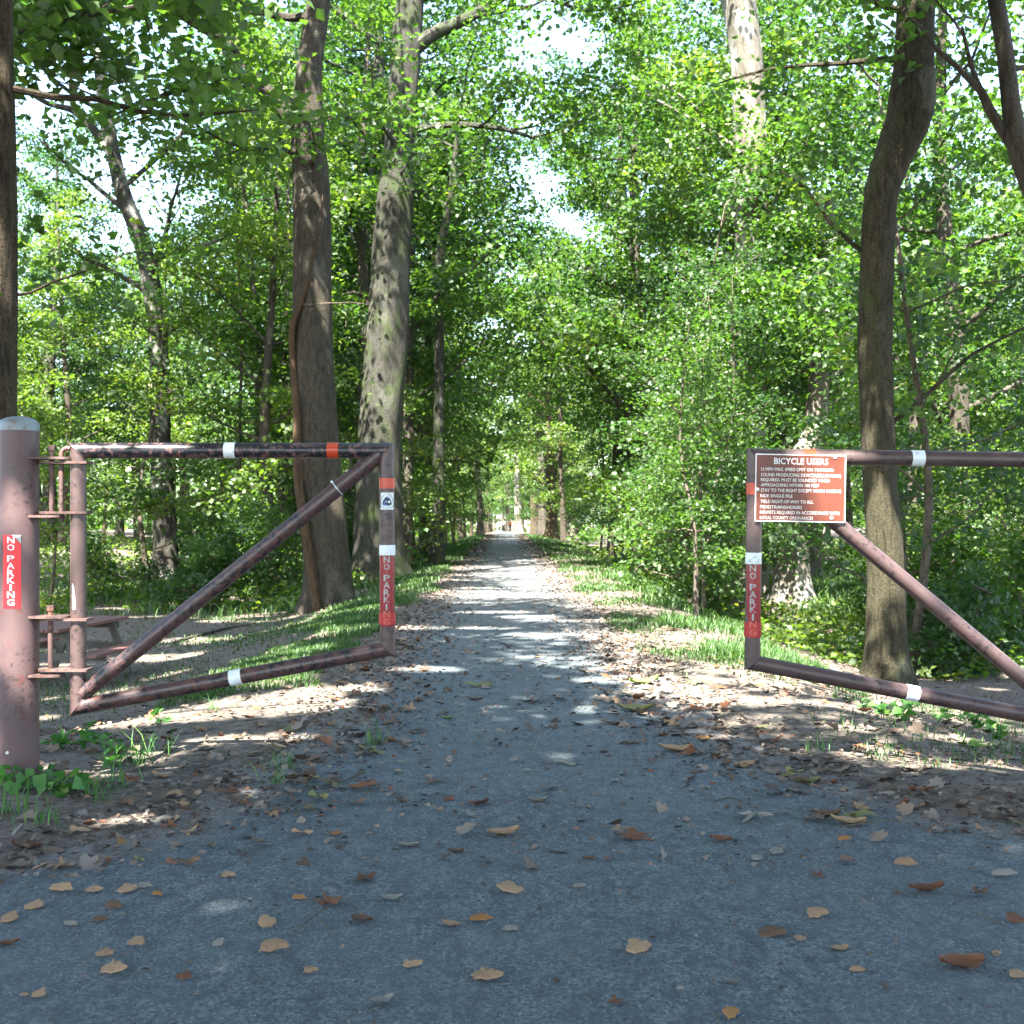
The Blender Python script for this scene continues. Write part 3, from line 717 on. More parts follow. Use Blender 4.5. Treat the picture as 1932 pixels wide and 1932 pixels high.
for k in range(60):
    BEAMS.append((bu.uniform(-9, -2), bu.uniform(11, 30), bu.uniform(.15, .6), bu.uniform(.15, .5)))
    if k % 2: BEAMS.append((bu.uniform(2, 9), bu.uniform(10, 30), bu.uniform(.15, .55), bu.uniform(.15, .5)))
BEAMS = np.array(BEAMS)

def in_beam(p):
    f = p - SUN[None] * (p[:, 2:3] / SUN[2]); hit = np.zeros(len(p), bool)
    near = (f[:, 1] > 3) & (f[:, 1] < 62) & (np.abs(f[:, 0]) < 11); ii = np.nonzero(near)[0]
    for c in np.array_split(ii, max(1, len(ii) // 4000)):
        if len(c) == 0: continue
        dx = (f[c, 0][:, None] - BEAMS[None, :, 0]) / (BEAMS[None, :, 2] + .05); dy = (f[c, 1][:, None] - BEAMS[None, :, 1]) / (BEAMS[None, :, 3] + .05)
        hit[c] = (dx * dx + dy * dy < 1).any(1)
    return hit

# ------------------------------------------------------------------ trees
def leaf_mesh(name, cen, size, m, r, up=.9, lobed=False, tone=None):
    """cen (N,3) leaf places, size (N,)"""
    n = len(cen)
    nrm = r.normal(size=(n, 3)) * .62; nrm[:, 2] += up; nrm /= np.linalg.norm(nrm, axis=1)[:, None]
    d = r.normal(size=(n, 3)); d -= nrm * np.sum(d * nrm, 1)[:, None]; d /= np.linalg.norm(d, axis=1)[:, None]
    s = np.cross(nrm, d)
    L = size[:, None]; fold = nrm * (r.uniform(.05, .22, n)[:, None] * L); droop = -nrm * (r.uniform(0, .2, n)[:, None] * L)
    if not lobed:
        W = L * r.uniform(.34, .5, n)[:, None]
        v = np.stack((cen, cen + d * L * .42 + s * W + fold, cen + d * L + droop, cen + d * L * .42 - s * W + fold), 1)
        b = np.arange(n)[:, None] * 4
        f = np.concatenate((b + np.array((0, 1, 2)), b + np.array((0, 2, 3))))
        k = 4
    else:
        pr = np.array(((0, 0, 0), (.10, .42, .5), (.30, .50, .7), (.42, .28, .4), (.68, .40, .6), (.72, .16, .3), (1, 0, -.4), (.72, -.16, .3), (.68, -.40, .6), (.42, -.28, .4), (.30, -.50, .7), (.10, -.42, .5)))
        v = cen[:, None] + d[:, None] * (pr[None, :, 0:1] * L[:, None]) + s[:, None] * (pr[None, :, 1:2] * L[:, None]) + nrm[:, None] * (pr[None, :, 2:3] * .16 * L[:, None])
        b = np.arange(n)[:, None] * 12
        f = np.concatenate([b + np.array(t) for t in ((0, 1, 3), (1, 2, 3), (0, 3, 6), (3, 4, 5), (3, 5, 6), (0, 6, 9), (6, 7, 9), (7, 8, 9), (9, 10, 11), (0, 9, 11))])
        k = 12
    tn = r.random(n) ** 1.1
    if tone is not None: tn = np.clip(.42 * tn + .62 * tone, 0, 1)
    return mesh_np(name, v.reshape(-1, 3), f, m, tint=np.repeat(tn, k))

def spread_leaves(cl, per, rad, flat_, r, dens=None):
    """leaf places round cluster centres"""
    n = r.poisson(per, len(cl)) if dens is None else r.poisson(per * dens)
    c = np.repeat(cl, n, 0); spread_leaves.tone = np.repeat(r.random(len(cl)) ** 1.3, n)
    o = r.normal(size=(len(c), 3)) * rad * .55; o[:, 2] *= flat_
    o[:, 2] -= .18 * (o[:, 0] ** 2 + o[:, 1] ** 2) / rad
    return c + o

def limb(p0, dirv, length, r0, r, up=.25, n=6, wig=.16):
    d = np.asarray(dirv, float); d /= np.linalg.norm(d); p = np.asarray(p0, float); out = [p]
    for i in range(n):
        d = d + r.normal(size=3) * wig + np.array((0, 0, up * .25)); d /= np.linalg.norm(d); p = p + d * length / n; out.append(p)
    return np.array(out), np.linspace(r0, r0 * .25, n + 1)

def rough_trunk(lobes, amp, flare, z0, ph, fine=.035):
    def fn(rr, pts, a):
        h = np.clip(pts[:, 2] - z0, 0, None)[:, None]
        b = np.exp(-h / (.42 * flare + .05))
        k = 1 + b * (.42 * flare + amp * np.cos(lobes * a[None] + ph) + .5 * amp * np.cos((lobes + 2) * a[None] + 2 * ph))
        k = k + fine * (np.sin(a[None] * 3 + h * .9 + ph) + .7 * np.sin(a[None] * 5 - h * 1.7 + ph * 3) + .5 * np.sin(a[None] * 9 + h * 5.3) * np.sin(h * 7 + a[None] * 2))
        return rr * k
    return fn

def grow(mb, base_pts, r, spec, leaf_cl, seg=7):
    """limbs with side branches; cluster centres are appended to leaf_cl. spec: list of (p0, dir, length, r0)"""
    for p0, dv, L, r0 in spec:
        lp, lr = limb(p0, dv, L, r0, r)
        mb.tube(*spline(lp, lr, .5), seg, caps=False)
        ns = max(3, int(L * 1.3))
        for k in range(ns):
            t = .3 + .7 * (k + r.random() * .6) / ns; i = min(int(t * (len(lp) - 1)), len(lp) - 2); b = lp[i] + (lp[i + 1] - lp[i]) * (t * (len(lp) - 1) - i)
            dd = lp[-1] - lp[0]; dd /= np.linalg.norm(dd)
            sd = dd * .5 + r.normal(size=3) * np.array((.75, .75, .25)); sd /= np.linalg.norm(sd)
            l2 = L * r.uniform(.2, .42) * (1.15 - t * .4)
            sp, sr = limb(b, sd, l2, max(lr[i] * .5, .008), r, up=.05, n=4)
            mb.tube(sp, sr, 5, caps=False)
            for q in np.linspace(.35, 1.0, max(2, int(l2 / .55))):
                j = min(int(q * 4), 3); leaf_cl.append(sp[j] + (sp[j + 1] - sp[j]) * (q * 4 - j) + r.normal(size=3) * .12)
        leaf_cl.append(lp[-1])

def hero(name, label, pts, rad, m_bark, r, limbs=(), auto=None, leaf=(.12, .18), m_leaf=None, per=34, crad=.75, cat='tree', group=None, lobes=5, flare=1.0, amp=.16, seg=20, step=.28, extra=(), fine=.035, carve=True, lobed=False):
    """a tree whose trunk follows pts (world). limbs: explicit (point, direction, length, radius). auto: (n, z0, z1, length)"""
    pts = np.asarray(pts, float); base = pts[0].copy()
    t = thing(name, label, cat, tuple(base), 0, group)
    lp, lr = spline(np.vstack((pts[0] - (0, 0, .35), pts)) - base, np.concatenate(([rad[0]], rad)), step)
    mb = MB(); mb.tube(lp, lr, seg, fn=rough_trunk(lobes, amp, flare, 0.0, r.uniform(0, 6), fine))
    for e, er in extra:                                   # further stems or big forks
        q, qr = spline(np.asarray(e, float) - base, er, .3); mb.tube(q, qr, 12, fn=rough_trunk(3, 0, 0, -9, 1., .04))
    cl = []; spec = [(np.asarray(p, float) - base, d, L, r0) for p, d, L, r0 in limbs]
    if auto:
        n, z0, z1, L = auto
        for k in range(n):
            z = z0 + (z1 - z0) * (k + r.random()) / n; i = int(np.argmin(np.abs(lp[:, 2] - z)))
            ang = k * 2.4 + r.uniform(-.5, .5)
            spec.append((lp[i], (math.cos(ang), math.sin(ang), r.uniform(.15, .75)), L * r.uniform(.65, 1.15), max(lr[i] * .38, .02)))
    mb2 = MB(); grow(mb, None, r, spec, cl)
    tr = mb.build('trunk', m_bark, t, True)
    if cl:
        cl = np.array(cl); c = spread_leaves(cl, per * 1.5, crad, .28, r); tone = spread_leaves.tone
        if carve: k = ~in_beam(c + base); c = c[k]; tone = tone[k]
        s = r.uniform(*leaf, len(c))
        obj('crown', leaf_mesh('crown', c, s, m_leaf or M_LEAF, r, lobed=lobed, tone=tone), t)
    return t

def px_tree(base_px, poly, depth=None):
    """base pixel and [(x, y, width)] up the trunk, all at the base's depth"""
    b = on_ground(*base_px) if depth is None else None
    d = b[1] if depth is None else depth
    if b is None: b = P(base_px[0], base_px[1], d); b[2] = ground(b[0], b[1])
    pts = [b]; rad = [poly[0][2] / 2 / FPX * d]
    for x, y, w in poly[1:]: pts.append(P(x, y, d)); rad.append(w / 2 / FPX * d)
    return np.array(pts), np.array(rad), d

hr = np.random.default_rng(11)
# furrowed tree at the very edge, beside the gate post
D = 10.5
pts = [P(-16, 0, D) * (1, 1, 0) + (0, 0, float(ground(P(-16, 0, D)[0], D)))] + [P(x, y, D) for x, y in ((-14, 900), (-12, 500), (-14, 250), (-18, 0), (-20, -500), (-10, -1200))]
hero('tree', 'deeply furrowed dark tree at the picture edge behind the gate post', pts, np.array((52, 44, 41, 40, 39, 34, 24)) / FPX * D, M_BARK_DARK, hr,
     limbs=[(P(15, 165, D), (1, .25, -.12), 2.2, .035), (P(10, 560, D), (1, .3, -.1), 1.3, .016), (P(-14, -150, D), (.9, .35, .35), 4.5, .06), (P(-14, -350, D), (.7, -.5, .4), 4.5, .06), (P(-14, -650, D), (.8, .2, .5), 5, .05), (P(-14, -800, D), (-.3, -.8, .5), 4.5, .05), (P(-14, -900, D), (.3, -.9, .4), 5, .05)],
     leaf=(.09, .14), per=44)

# leaning pale tree on the left
pts, rad, D = px_tree((312, 1116), [(312, 1116, 50), (311, 1000, 44), (304, 850, 38), (300, 680, 36), (288, 560, 35), (268, 455, 33), (236, 375, 30), (214, 290, 26), (192, 160, 24), (180, -60, 20), (190, -400, 14)])
M_LEAN = bark_mat('bark_dark_grey', (.022, .019, .015), (.085, .078, .065), (.28, .27, .24), .52, .0, (9, 9, 3.5), .8)
hero('tree', 'leaning pale-barked tree that bends left, beyond the picnic table', pts, rad, M_LEAN, hr, auto=(11, 6.5, 16, 4.6), per=24, crad=.85, m_leaf=M_LEAF, extra=[([P(210, 290, D), P(150, 215, D), P(90, 195, D), P(30, 160, D)], [.13, .1, .07, .04])])

# twin thin stems growing from one foot
pts, rad, D = px_tree((512, 1112), [(512, 1112, 30), (500, 1000, 15), (492, 900, 14), (488, 800, 14), (486, 650, 13), (474, 510, 12), (462, 390, 10), (455, 200, 8), (450, -100, 5)])
b0 = pts[0]
hero('tree', 'slim tree of two thin stems sharing one foot, left of the big pale trunk', pts, rad, M_BARK, hr, auto=(12, 4.5, 13, 2.6), per=22, crad=.7, m_leaf=M_LEAF3, flare=.5, seg=10,
     extra=[([b0 + (0, 0, -.2), P(524, 1080, D), P(529, 950, D), P(533, 800, D), P(537, 650, D), P(542, 500, D), P(545, 300, D)], np.array((20, 16, 13, 12, 11, 10, 6)) / 2 / FPX * D)])
pts, rad, D = px_tree((556, 1085), [(556, 1085, 22), (555, 950, 16), (552, 800, 15), (549, 600, 14), (545, 450, 12), (543, 250, 9)])
hero('tree', 'slender dark tree standing just left of the big pale trunk', pts, rad, M_BARK, hr, auto=(8, 5, 13, 2.5), per=22, crad=.7, m_leaf=M_LEAF3, flare=.5, seg=10)
pts, rad, D = px_tree((455, 1118), [(455, 1118, 9), (456, 1000, 8), (452, 850, 7), (455, 650, 6), (448, 450, 4)])
hero('tree', 'thin straight sapling on the lawn between the leaning tree and the twin stems', pts, rad, M_BARK, hr, auto=(7, 2.5, 8, 1.6), per=20, crad=.6, m_leaf=M_LEAF, flare=.3, seg=8)

# big pale tree
pts, rad, D = px_tree((618, 1146), [(618, 1146, 98), (614, 1050, 86), (610, 985, 85), (599, 850, 82), (592, 650, 74), (588, 480, 72), (585, 340, 70), (580, 240, 60), (585, 120, 47), (602, 0, 44), (618, -200, 38), (640, -500, 26), (630, -900, 14)])
T4D = D
T4 = hero('tree', 'big tan-barked tree with a thick trunk forking high, nearer of the two big trunks', pts, rad, M_BARK_SYC, hr, lobes=6, flare=.45, amp=.16, seg=40, fine=.04,
     extra=[([P(575, 260, D), P(535, 205, D), P(480, 155, D), P(432, 90, D), P(400, -10, D), P(380, -250, D)], np.array((42, 36, 30, 26, 22, 12)) / 2 / FPX * D)],
     limbs=[(P(430, 80, D), (-.8, -.5, .2), 4.5, .10), (P(400, 0, D), (-.6, -.7, .5), 5, .09), (P(480, 150, D), (-.4, -.9, .0), 4, .08), (P(600, 30, D), (-.7, .5, .2), 4.5, .10), (P(606, -60, D), (-.8, -.4, .3), 5, .1), (P(585, 200, D), (-.2, -.95, -.05), 3.6, .06), (P(588, 230, D), (.6, -.75, -.1), 2.6, .04), (P(575, 300, D), (-.7, -.6, .05), 3.2, .05), (P(590, 330, D), (.4, -.9, 0), 2.6, .04), (P(615, -200, D), (-.8, -.4, .3), 5.5, .1), (P(625, -300, D), (-.3, -.9, .3), 5.5, .1), (P(632, -420, D), (-.4, .7, .4), 5.5, .1), (P(632, -520, D), (.8, .2, .4), 5, .08), (P(632, -650, D), (-.8, -.2, .5), 5, .08), (P(632, -750, D), (.2, -.9, .5), 5, .07)],
     leaf=(.13, .2), per=32, crad=.85)
# dead vine that climbs the big pale trunk
vp = [P(600, 1125, D - .62), P(575, 1000, D - .5), P(562, 900, D - .42), P(560, 780, D - .36), P(553, 680, D - .2), P(553, 610, D - .28), P(567, 575, D - .36), P(578, 545, D - .40), P(590, 490, D - .40), P(604, 420, D - .36), P(610, 360, D - .32)]
vp[0][2] = ground(vp[0][0], vp[0][1]) - .05
vn = thing('vine', 'rusty brown woody vine climbing the side of the big tan trunk', 'vine', tuple(vp[0]))
q, qr = spline(np.array(vp) - vp[0], np.array((18, 17, 16, 15, 14, 13, 10, 8, 5, 4, 3)) / 2 / FPX * D, .2)
mbv = MB(); mbv.tube(q, qr, 10, fn=rough_trunk(3, 0, 0, -9, 2., .06)); mbv.build('stem', bark_mat('bark_vine', (.030, .019, .011), (.095, .06, .034), (.14, .10, .065), .6, 0, (18, 18, 3), .8), vn, True)
tw, twr = limb(vp[6] - vp[0], (1, -.15, .05), 1.5, .018, hr, up=-.05, n=6, wig=.08)
MB().tube(tw, twr, 6).build('twig', M_TWIG, vn, True)

# second big tree, grey and mossy
pts, rad, D = px_tree((716, 1098), [(716, 1098, 118), (716, 1000, 92), (716, 850, 82), (728, 650, 80), (738, 500, 73), (746, 390, 70), (754, 280, 58), (760, 180, 56), (766, 80, 56), (775, -20, 52), (790, -250, 40), (800, -600, 24)])
T5 = hero('tree', 'big grey mossy tree by the path, farther of the two big trunks', pts, rad, M_BARK_MOSS, hr, lobes=5, flare=.45, amp=.16, seg=40, fine=.04,
     extra=[([P(772, 100, D), P(810, 68, D), P(870, 40, D), P(940, 0, D), P(1010, -60, D)], np.array((34, 26, 22, 18, 9)) / 2 / FPX * D),
            ([P(752, 262, D), P(790, 243, D), P(860, 235, D), P(950, 243, D), P(1010, 262, D)], np.array((18, 14, 12, 10, 5)) / 2 / FPX * D)],
     limbs=[(P(1005, -55, D), (.9, -.4, .05), 4.5, .08), (P(960, -10, D), (.6, -.8, .1), 4, .07), (P(980, -20, D), (1, .1, -.1), 3.6, .06), (P(1000, 258, D), (1, .1, .1), 2.5, .03), (P(940, 0, D), (.9, -.4, .3), 4, .08), (P(870, 40, D), (.5, -.8, -.1), 4, .06), (P(900, 240, D), (.6, -.7, -.05), 3, .04), (P(960, 245, D), (.8, .3, .0), 3, .04), (P(860, 238, D), (.1, -.9, .1), 2.6, .03), (P(752, 280, D), (-.4, -.9, .05), 3.5, .05), (P(750, 330, D), (.3, -.9, -.1), 3, .04), (P(748, 360, D), (.9, -.3, -.1), 2.8, .04), (P(765, 100, D), (-.9, .1, .2), 5, .09), (P(775, 0, D), (.9, .2, .3), 6, .1), (P(780, -100, D), (-.7, .3, .4), 6, .1), (P(785, -250, D), (.8, -.3, .3), 6, .1), (P(795, -400, D), (-.6, -.6, .4), 6, .1), (P(795, -500, D), (.5, .6, .5), 5, .08)],
     leaf=(.13, .2), per=30, crad=.9, m_leaf=M_LEAF)
pts, rad, D = px_tree((765, 1070), [(765, 1070, 26), (768, 950, 20), (770, 850, 20), (772, 700, 18), (774, 560, 16), (780, 400, 12)], None)
hero('tree', 'dark trunk half hidden behind the big grey mossy tree', pts, rad, M_BARK, hr, auto=(6, 7, 13, 3), per=20, crad=.8, flare=.4, seg=12)

# slim straight tree at the path's edge
pts, rad, D = px_tree((825, 1066), [(825, 1066, 30), (826, 1000, 26), (827, 900, 22), (828, 780, 19), (829, 660, 18), (828, 540, 18), (834, 450, 17), (846, 400, 14), (853, 350, 12), (870, 200, 8)])
hero('tree', 'slim smooth grey tree alone on the grass verge left of the path', pts, rad, M_BARK_MOSS, hr, flare=.35, seg=16, limbs=[(P(829, 480, D), (-.8, -.3, .35), 2.6, .05), (P(836, 450, D), (.6, -.5, .3), 2.6, .05), (P(846, 390, D), (-.4, .6, .4), 3, .06), (P(853, 340, D), (.7, .2, .4), 3, .05), (P(860, 280, D), (-.6, -.4, .5), 3, .05), (P(868, 220, D), (.3, -.7, .5), 3, .04)], per=24, crad=.85)
# leaning white-patched tree behind it
pts, rad, D = px_tree((818, 1040), [(818, 1040, 26), (814, 960, 24), (805, 900, 20), (790, 850, 17), (774, 795, 15), (760, 740, 13), (748, 640, 9)])
hero('tree', 'leaning tree with sunlit white bark tilting left behind the slim grey tree', pts, rad, M_BARK_PALE, hr, flare=.3, seg=12, auto=(6, 5, 9, 3), per=24, crad=.9, carve=False)
pts, rad, D = px_tree((906, 1011), [(906, 1011, 17), (906, 970, 13), (902, 900, 11), (898, 850, 10), (893, 800, 6)])
hero('tree', 'bare broken snag with twiggy top at the verge near the far bend', pts, rad, M_BARK, hr, flare=.5, seg=10, limbs=[], extra=[([P(900, 870, D), P(885, 830, D), P(876, 800, D)], [.1, .06, .02]), ([P(898, 850, D), P(908, 825, D), P(914, 800, D)], [.1, .05, .02])])

# trees along the right of the path
pts, rad, D = px_tree((1078, 1019), [(1078, 1019, 66), (1077, 975, 46), (1078, 900, 39), (1077, 840, 36), (1073, 740, 33), (1066, 640, 29), (1058, 520, 25), (1056, 480, 14), (1055, 450, 4)])
hero('tree', 'broad sunlit grey tree with flared roots, first big trunk right of the far path', pts, rad, M_BARK_SYC, hr, flare=.9, amp=.2, seg=24, auto=(14, 7, 20, 6), per=34, crad=1.15, leaf=(.2, .3), carve=False)
for bx, by, w, lab, mm in ((1041, 1006, 20, 'dark upright trunk just beyond the broad sunlit grey tree', M_BARK_DARK), (1024, 1004, 17, 'brown trunk in the row right of the path, lit on one side', M_BARK), (1008, 1003, 13, 'thin dark trunk farthest along the row right of the path', M_BARK_DARK), (978, 1000, 13, 'white-barked tree gleaming at the far bend of the path', M_BARK_PALE), (958, 999, 7, 'thin bent grey tree beside the white-barked one at the far bend', M_BARK)):
    pts, rad, D = px_tree((bx, by), [(bx, by, w * 1.3), (bx - 1, by - 60, w), (bx - 4, by - 160, w * .8), (bx - 8, by - 300, w * .55), (bx - 8, by - 420, w * .35)], {1041: 82, 1024: 100, 1008: 120, 978: 140, 958: 190}[bx])
    hero('tree', lab, pts, rad, mm, hr, flare=.6, seg=12, step=.8, auto=(11, 6, 24, 6), per=24, crad=1.5, leaf=(.3, .42), carve=False, m_leaf=M_LEAF2 if bx < 990 else M_LEAF)

# right side
pts, rad, D = px_tree((1493, 1150), [(1493, 1150, 80), (1494, 1080, 66), (1496, 980, 60), (1512, 880, 50), (1538, 790, 42), (1546, 700, 38), (1553, 560, 34), (1560, 450, 28), (1566, 360, 14)])
hero('tree', 'white sunlit trunk below the brown sign, rooted in the dip right of the path', pts, rad, M_BARK_PALE, hr, flare=.9, amp=.22, seg=24, auto=(10, 5.5, 9.5, 3), per=30, crad=.8)
pts, rad, D = px_tree((1388, 1125), [(1388, 1125, 60), (1388, 1060, 40), (1396, 980, 34), (1408, 880, 32), (1416, 700, 30), (1425, 500, 28), (1430, 300, 22)])
hero('tree', 'dark shaded trunk among saplings left of the gate\'s end bar', pts, rad, M_BARK_DARK, hr, flare=1.0, amp=.25, seg=18, auto=(11, 4, 16, 3.6), per=28, crad=.9, m_leaf=M_LEAF3)
pts, rad, D = px_tree((1262, 1075), [(1262, 1075, 34), (1290, 1000, 28), (1330, 920, 24), (1372, 872, 21), (1420, 826, 18), (1470, 770, 14), (1510, 700, 9)])
hero('tree', 'tree leaning steeply right among the green saplings', pts, rad, M_BARK_OLIVE, hr, flare=.4, seg=14, auto=(7, 2.5, 6, 2.4), per=28, crad=.8)
D = 31.5
bz = P(1412, 0, D); bz[2] = float(ground(bz[0], D))
pts = [bz] + [P(x, y, D) for x, y in ((1412, 900), (1414, 600), (1416, 400), (1416, 280), (1413, 190), (1408, 100), (1394, 0), (1380, -200), (1370, -500))]
hero('tree', 'tall straight trunk with a pale streak rising out of the sapling tops', pts, np.array((78, 66, 64, 62, 62, 61, 60, 62, 44, 26)) / 2 / FPX * D, M_BARK_PALE, hr, flare=.6, seg=24,
     extra=[([P(1390, 60, D), P(1372, 0, D), P(1340, -90, D), P(1300, -220, D)], np.array((36, 26, 22, 14)) / 2 / FPX * D)],
     limbs=[(P(1425, 330, D), (-.8, -.5, .05), 4.2, .08), (P(1425, 380, D), (-.3, -.9, .1), 3.6, .07), (P(1430, 420, D), (.4, -.9, .1), 3, .07), (P(1420, 300, D), (-.95, -.1, .15), 5, .08), (P(1425, 350, D), (.5, -.8, .1), 3.2, .06), (P(1430, 480, D), (-.5, -.8, 0), 3.6, .06), (P(1435, 540, D), (.3, -.9, 0), 3.2, .06), (P(1435, 600, D), (-.5, -.8, .1), 3.2, .05), (P(1440, 660, D), (.3, -.9, .1), 3, .05), (P(1440, 740, D), (-.2, -.9, .1), 2.6, .05), (P(1385, 0, D), (-.7, -.6, .3), 6, .1), (P(1385, -80, D), (.8, -.4, .2), 5.5, .1), (P(1380, -200, D), (-.3, -.8, .4), 6, .1), (P(1300, -200, D), (-.7, -.5, .3), 5, .08), (P(1375, -350, D), (.5, -.7, .4), 6, .1)], per=62, crad=.85)
# crooked tree behind the right gate leaf
pts, rad, D = px_tree((1672, 1287), [(1672, 1287, 88), (1673, 1200, 74), (1671, 1050, 67), (1660, 900, 62), (1655, 780, 62), (1650, 650, 64), (1654, 480, 62), (1662, 370, 62), (1684, 300, 70), (1712, 235, 82), (1722, 190, 86), (1726, 110, 72), (1729, 10, 70), (1740, -150, 60), (1735, -450, 40), (1720, -900, 20)])
TD = D
T14 = hero('tree', 'crooked olive-barked tree with a swollen bend, close behind the right gate leaf', pts, rad, M_BARK_OLIVE, hr, flare=.55, amp=.12, seg=36, fine=.035, step=.16,
     extra=[([P(1650, 490, D), P(1610, 462, D), P(1570, 425, D), P(1520, 355, D), P(1470, 320, D)], np.array((12, 9, 8, 6, 3)) / 2 / FPX * D),
            ([P(1680, 800, D), P(1720, 770, D), P(1770, 725, D), P(1835, 668, D), P(1940, 615, D)], np.array((10, 9, 8, 7, 4)) / 2 / FPX * D)],
     limbs=[(P(1724, 110, D), (-1, .3, .05), 2.8, .045), (P(1726, 30, D), (-.95, -.2, .1), 3.2, .05), (P(1740, -150, D), (-.9, -.1, .2), 4.2, .07), (P(1738, -250, D), (.5, -.8, .3), 4.5, .07), (P(1738, -320, D), (-.5, .7, .3), 4.5, .07), (P(1735, -450, D), (-.6, -.7, .3), 5, .07), (P(1735, -520, D), (.8, .4, .4), 4.5, .06), (P(1730, -650, D), (-.8, .1, .4), 4.5, .06), (P(1728, -700, D), (.3, -.9, .4), 4.5, .06),
            (P(1738, -60, D), (-.8, .4, .1), 3.4, .06)], per=30, crad=.7, leaf=(.11, .17))
# leafy sprays on the thin branches of the crooked tree, close enough to see each leaf
sp = []
for (x0, y0, x1, y1, n) in ((1600, 455, 1470, 320, 5), (1700, 785, 1940, 615, 7), (1650, 700, 1600, 640, 3), (1700, 560, 1800, 480, 4), (1740, 640, 1860, 560, 4), (1670, 850, 1740, 800, 2), (1640, 590, 1560, 560, 4), (1600, 680, 1500, 660, 4)):
    for k in range(n):
        t = (k + .5) / n; sp.append(P(x0 + (x1 - x0) * t, y0 + (y1 - y0) * t, TD - hr.uniform(-.6, .5)))
sp = np.array(sp); c = spread_leaves(sp, 15, .36, .5, hr)
base = np.array(T14.location); LV = []
for k in range(6):
    LV.append(leaf_mesh('leaf', np.zeros((1, 3)), np.array([1.0]), (M_LEAF, M_LEAF2)[k % 2], hr, up=.8, lobed=True))
for e in c[:290]:                    # big enough to be told apart, so each is a part
    o = obj('leaf', LV[hr.integers(0, 6)], T14, tuple(e - base)); k = hr.uniform(.085, .15); o.scale = (k, k, k); o.rotation_euler = (hr.normal(0, .3), hr.normal(0, .3), hr.uniform(0, 6.28))

# forked tree at the right edge
D = 15.0
bz = P(2060, 0, D); bz[2] = float(ground(bz[0], D))
pts = [bz] + [P(x, y, D) for x, y in ((2050, 900), (2020, 600), (1970, 400), (1925, 290), (1908, 200), (1897, 100), (1878, -10), (1850, -200), (1830, -500))]
hero('tree', 'dark forked tree leaning in at the right edge of the picture', pts, np.array((70, 60, 54, 48, 42, 34, 31, 30, 24, 14)) / 2 / FPX * D, M_BARK, hr, flare=.6, seg=18,
     extra=[([P(1918, 285, D), P(1893, 250, D), P(1866, 205, D), P(1851, 172, D), P(1810, 130, D), P(1766, 92, D), P(1730, 40, D)], np.array((24, 20, 18, 15, 11, 8, 5)) / 2 / FPX * D),
            ([P(1851, 172, D), P(1838, 140, D), P(1826, 100, D), P(1815, 50, D)], np.array((11, 9, 8, 5)) / 2 / FPX * D)],
     limbs=[(P(1766, 92, D), (-.8, -.2, .5), 1.6, .02), (P(1820, 70, D), (-.2, .3, .9), 1.6, .02), (P(1850, -200, D), (-.7, -.5, .3), 4.5, .07), (P(1850, -230, D), (.6, -.7, .3), 4.5, .06), (P(1840, -350, D), (-.8, .4, .4), 4.5, .06), (P(1835, -450, D), (.2, -.9, .5), 4.5, .05), (P(1900, 130, D), (.8, .5, .2), 2.5, .04)], per=24, crad=.75)

# tall trees whose crowns arch over the lot and the path
ovr = np.random.default_rng(23)
over = [(-7.6, 6.4, 'tall tree left of the gate whose boughs arch over the lot'), (7.2, 7.0, 'tall tree right of the gate whose boughs arch over the lot'), (-6.8, -2.5, 'shade tree at the left of the asphalt lot'), (5.6, -3.2, 'shade tree at the right of the asphalt lot'), (-.6, -7.5, 'broad shade tree behind the asphalt lot'), (9.5, 1.5, 'shade tree beside the lot on the ditch side'), (-10.5, 1.0, 'shade tree beside the lot on the lawn side'), (-4.8, -9.5, 'shade tree far behind the lot, lawn side'), (5.0, -10.0, 'shade tree far behind the lot, ditch side'), (-9.0, 15.0, 'tall tree on the lawn left of the picnic table')]
for i, (x, y, lab) in enumerate(over):
    z = float(ground(x, y)); h = ovr.uniform(15, 18)
    pts = [(x, y, z), (x + ovr.uniform(-.3, .3), y, z + 4), (x + ovr.uniform(-.5, .5), y + ovr.uniform(-.4, .4), z + 9), (x, y, z + h)]
    hero('tree', lab, pts, [.24, .21, .17, .05], M_BARK, ovr, limbs={(5.6, -3.2): [((5.6, -3.2, 8.4), (-5.5, 5.4, .3), 8.5, .09), ((5.6, -3.2, 9.5), (-4.2, 5.8, .4), 8.5, .08)], (-6.8, -2.5): [((-6.8, -2.5, 8.6), (6.3, 5.3, .4), 8.5, .09), ((-6.8, -2.5, 9.4), (5.2, 3.4, .3), 8, .08)]}.get((x, y), ()), auto=(26, 6.0 if y < 5 else 7.5, h, 5.8), per=72, crad=1.05, leaf=(.17, .25), m_leaf=(M_LEAF, M_LEAF2, M_LEAF3)[i % 3], seg=14)  # the explicit limbs are unseen boughs added to shade the sign and asphalt

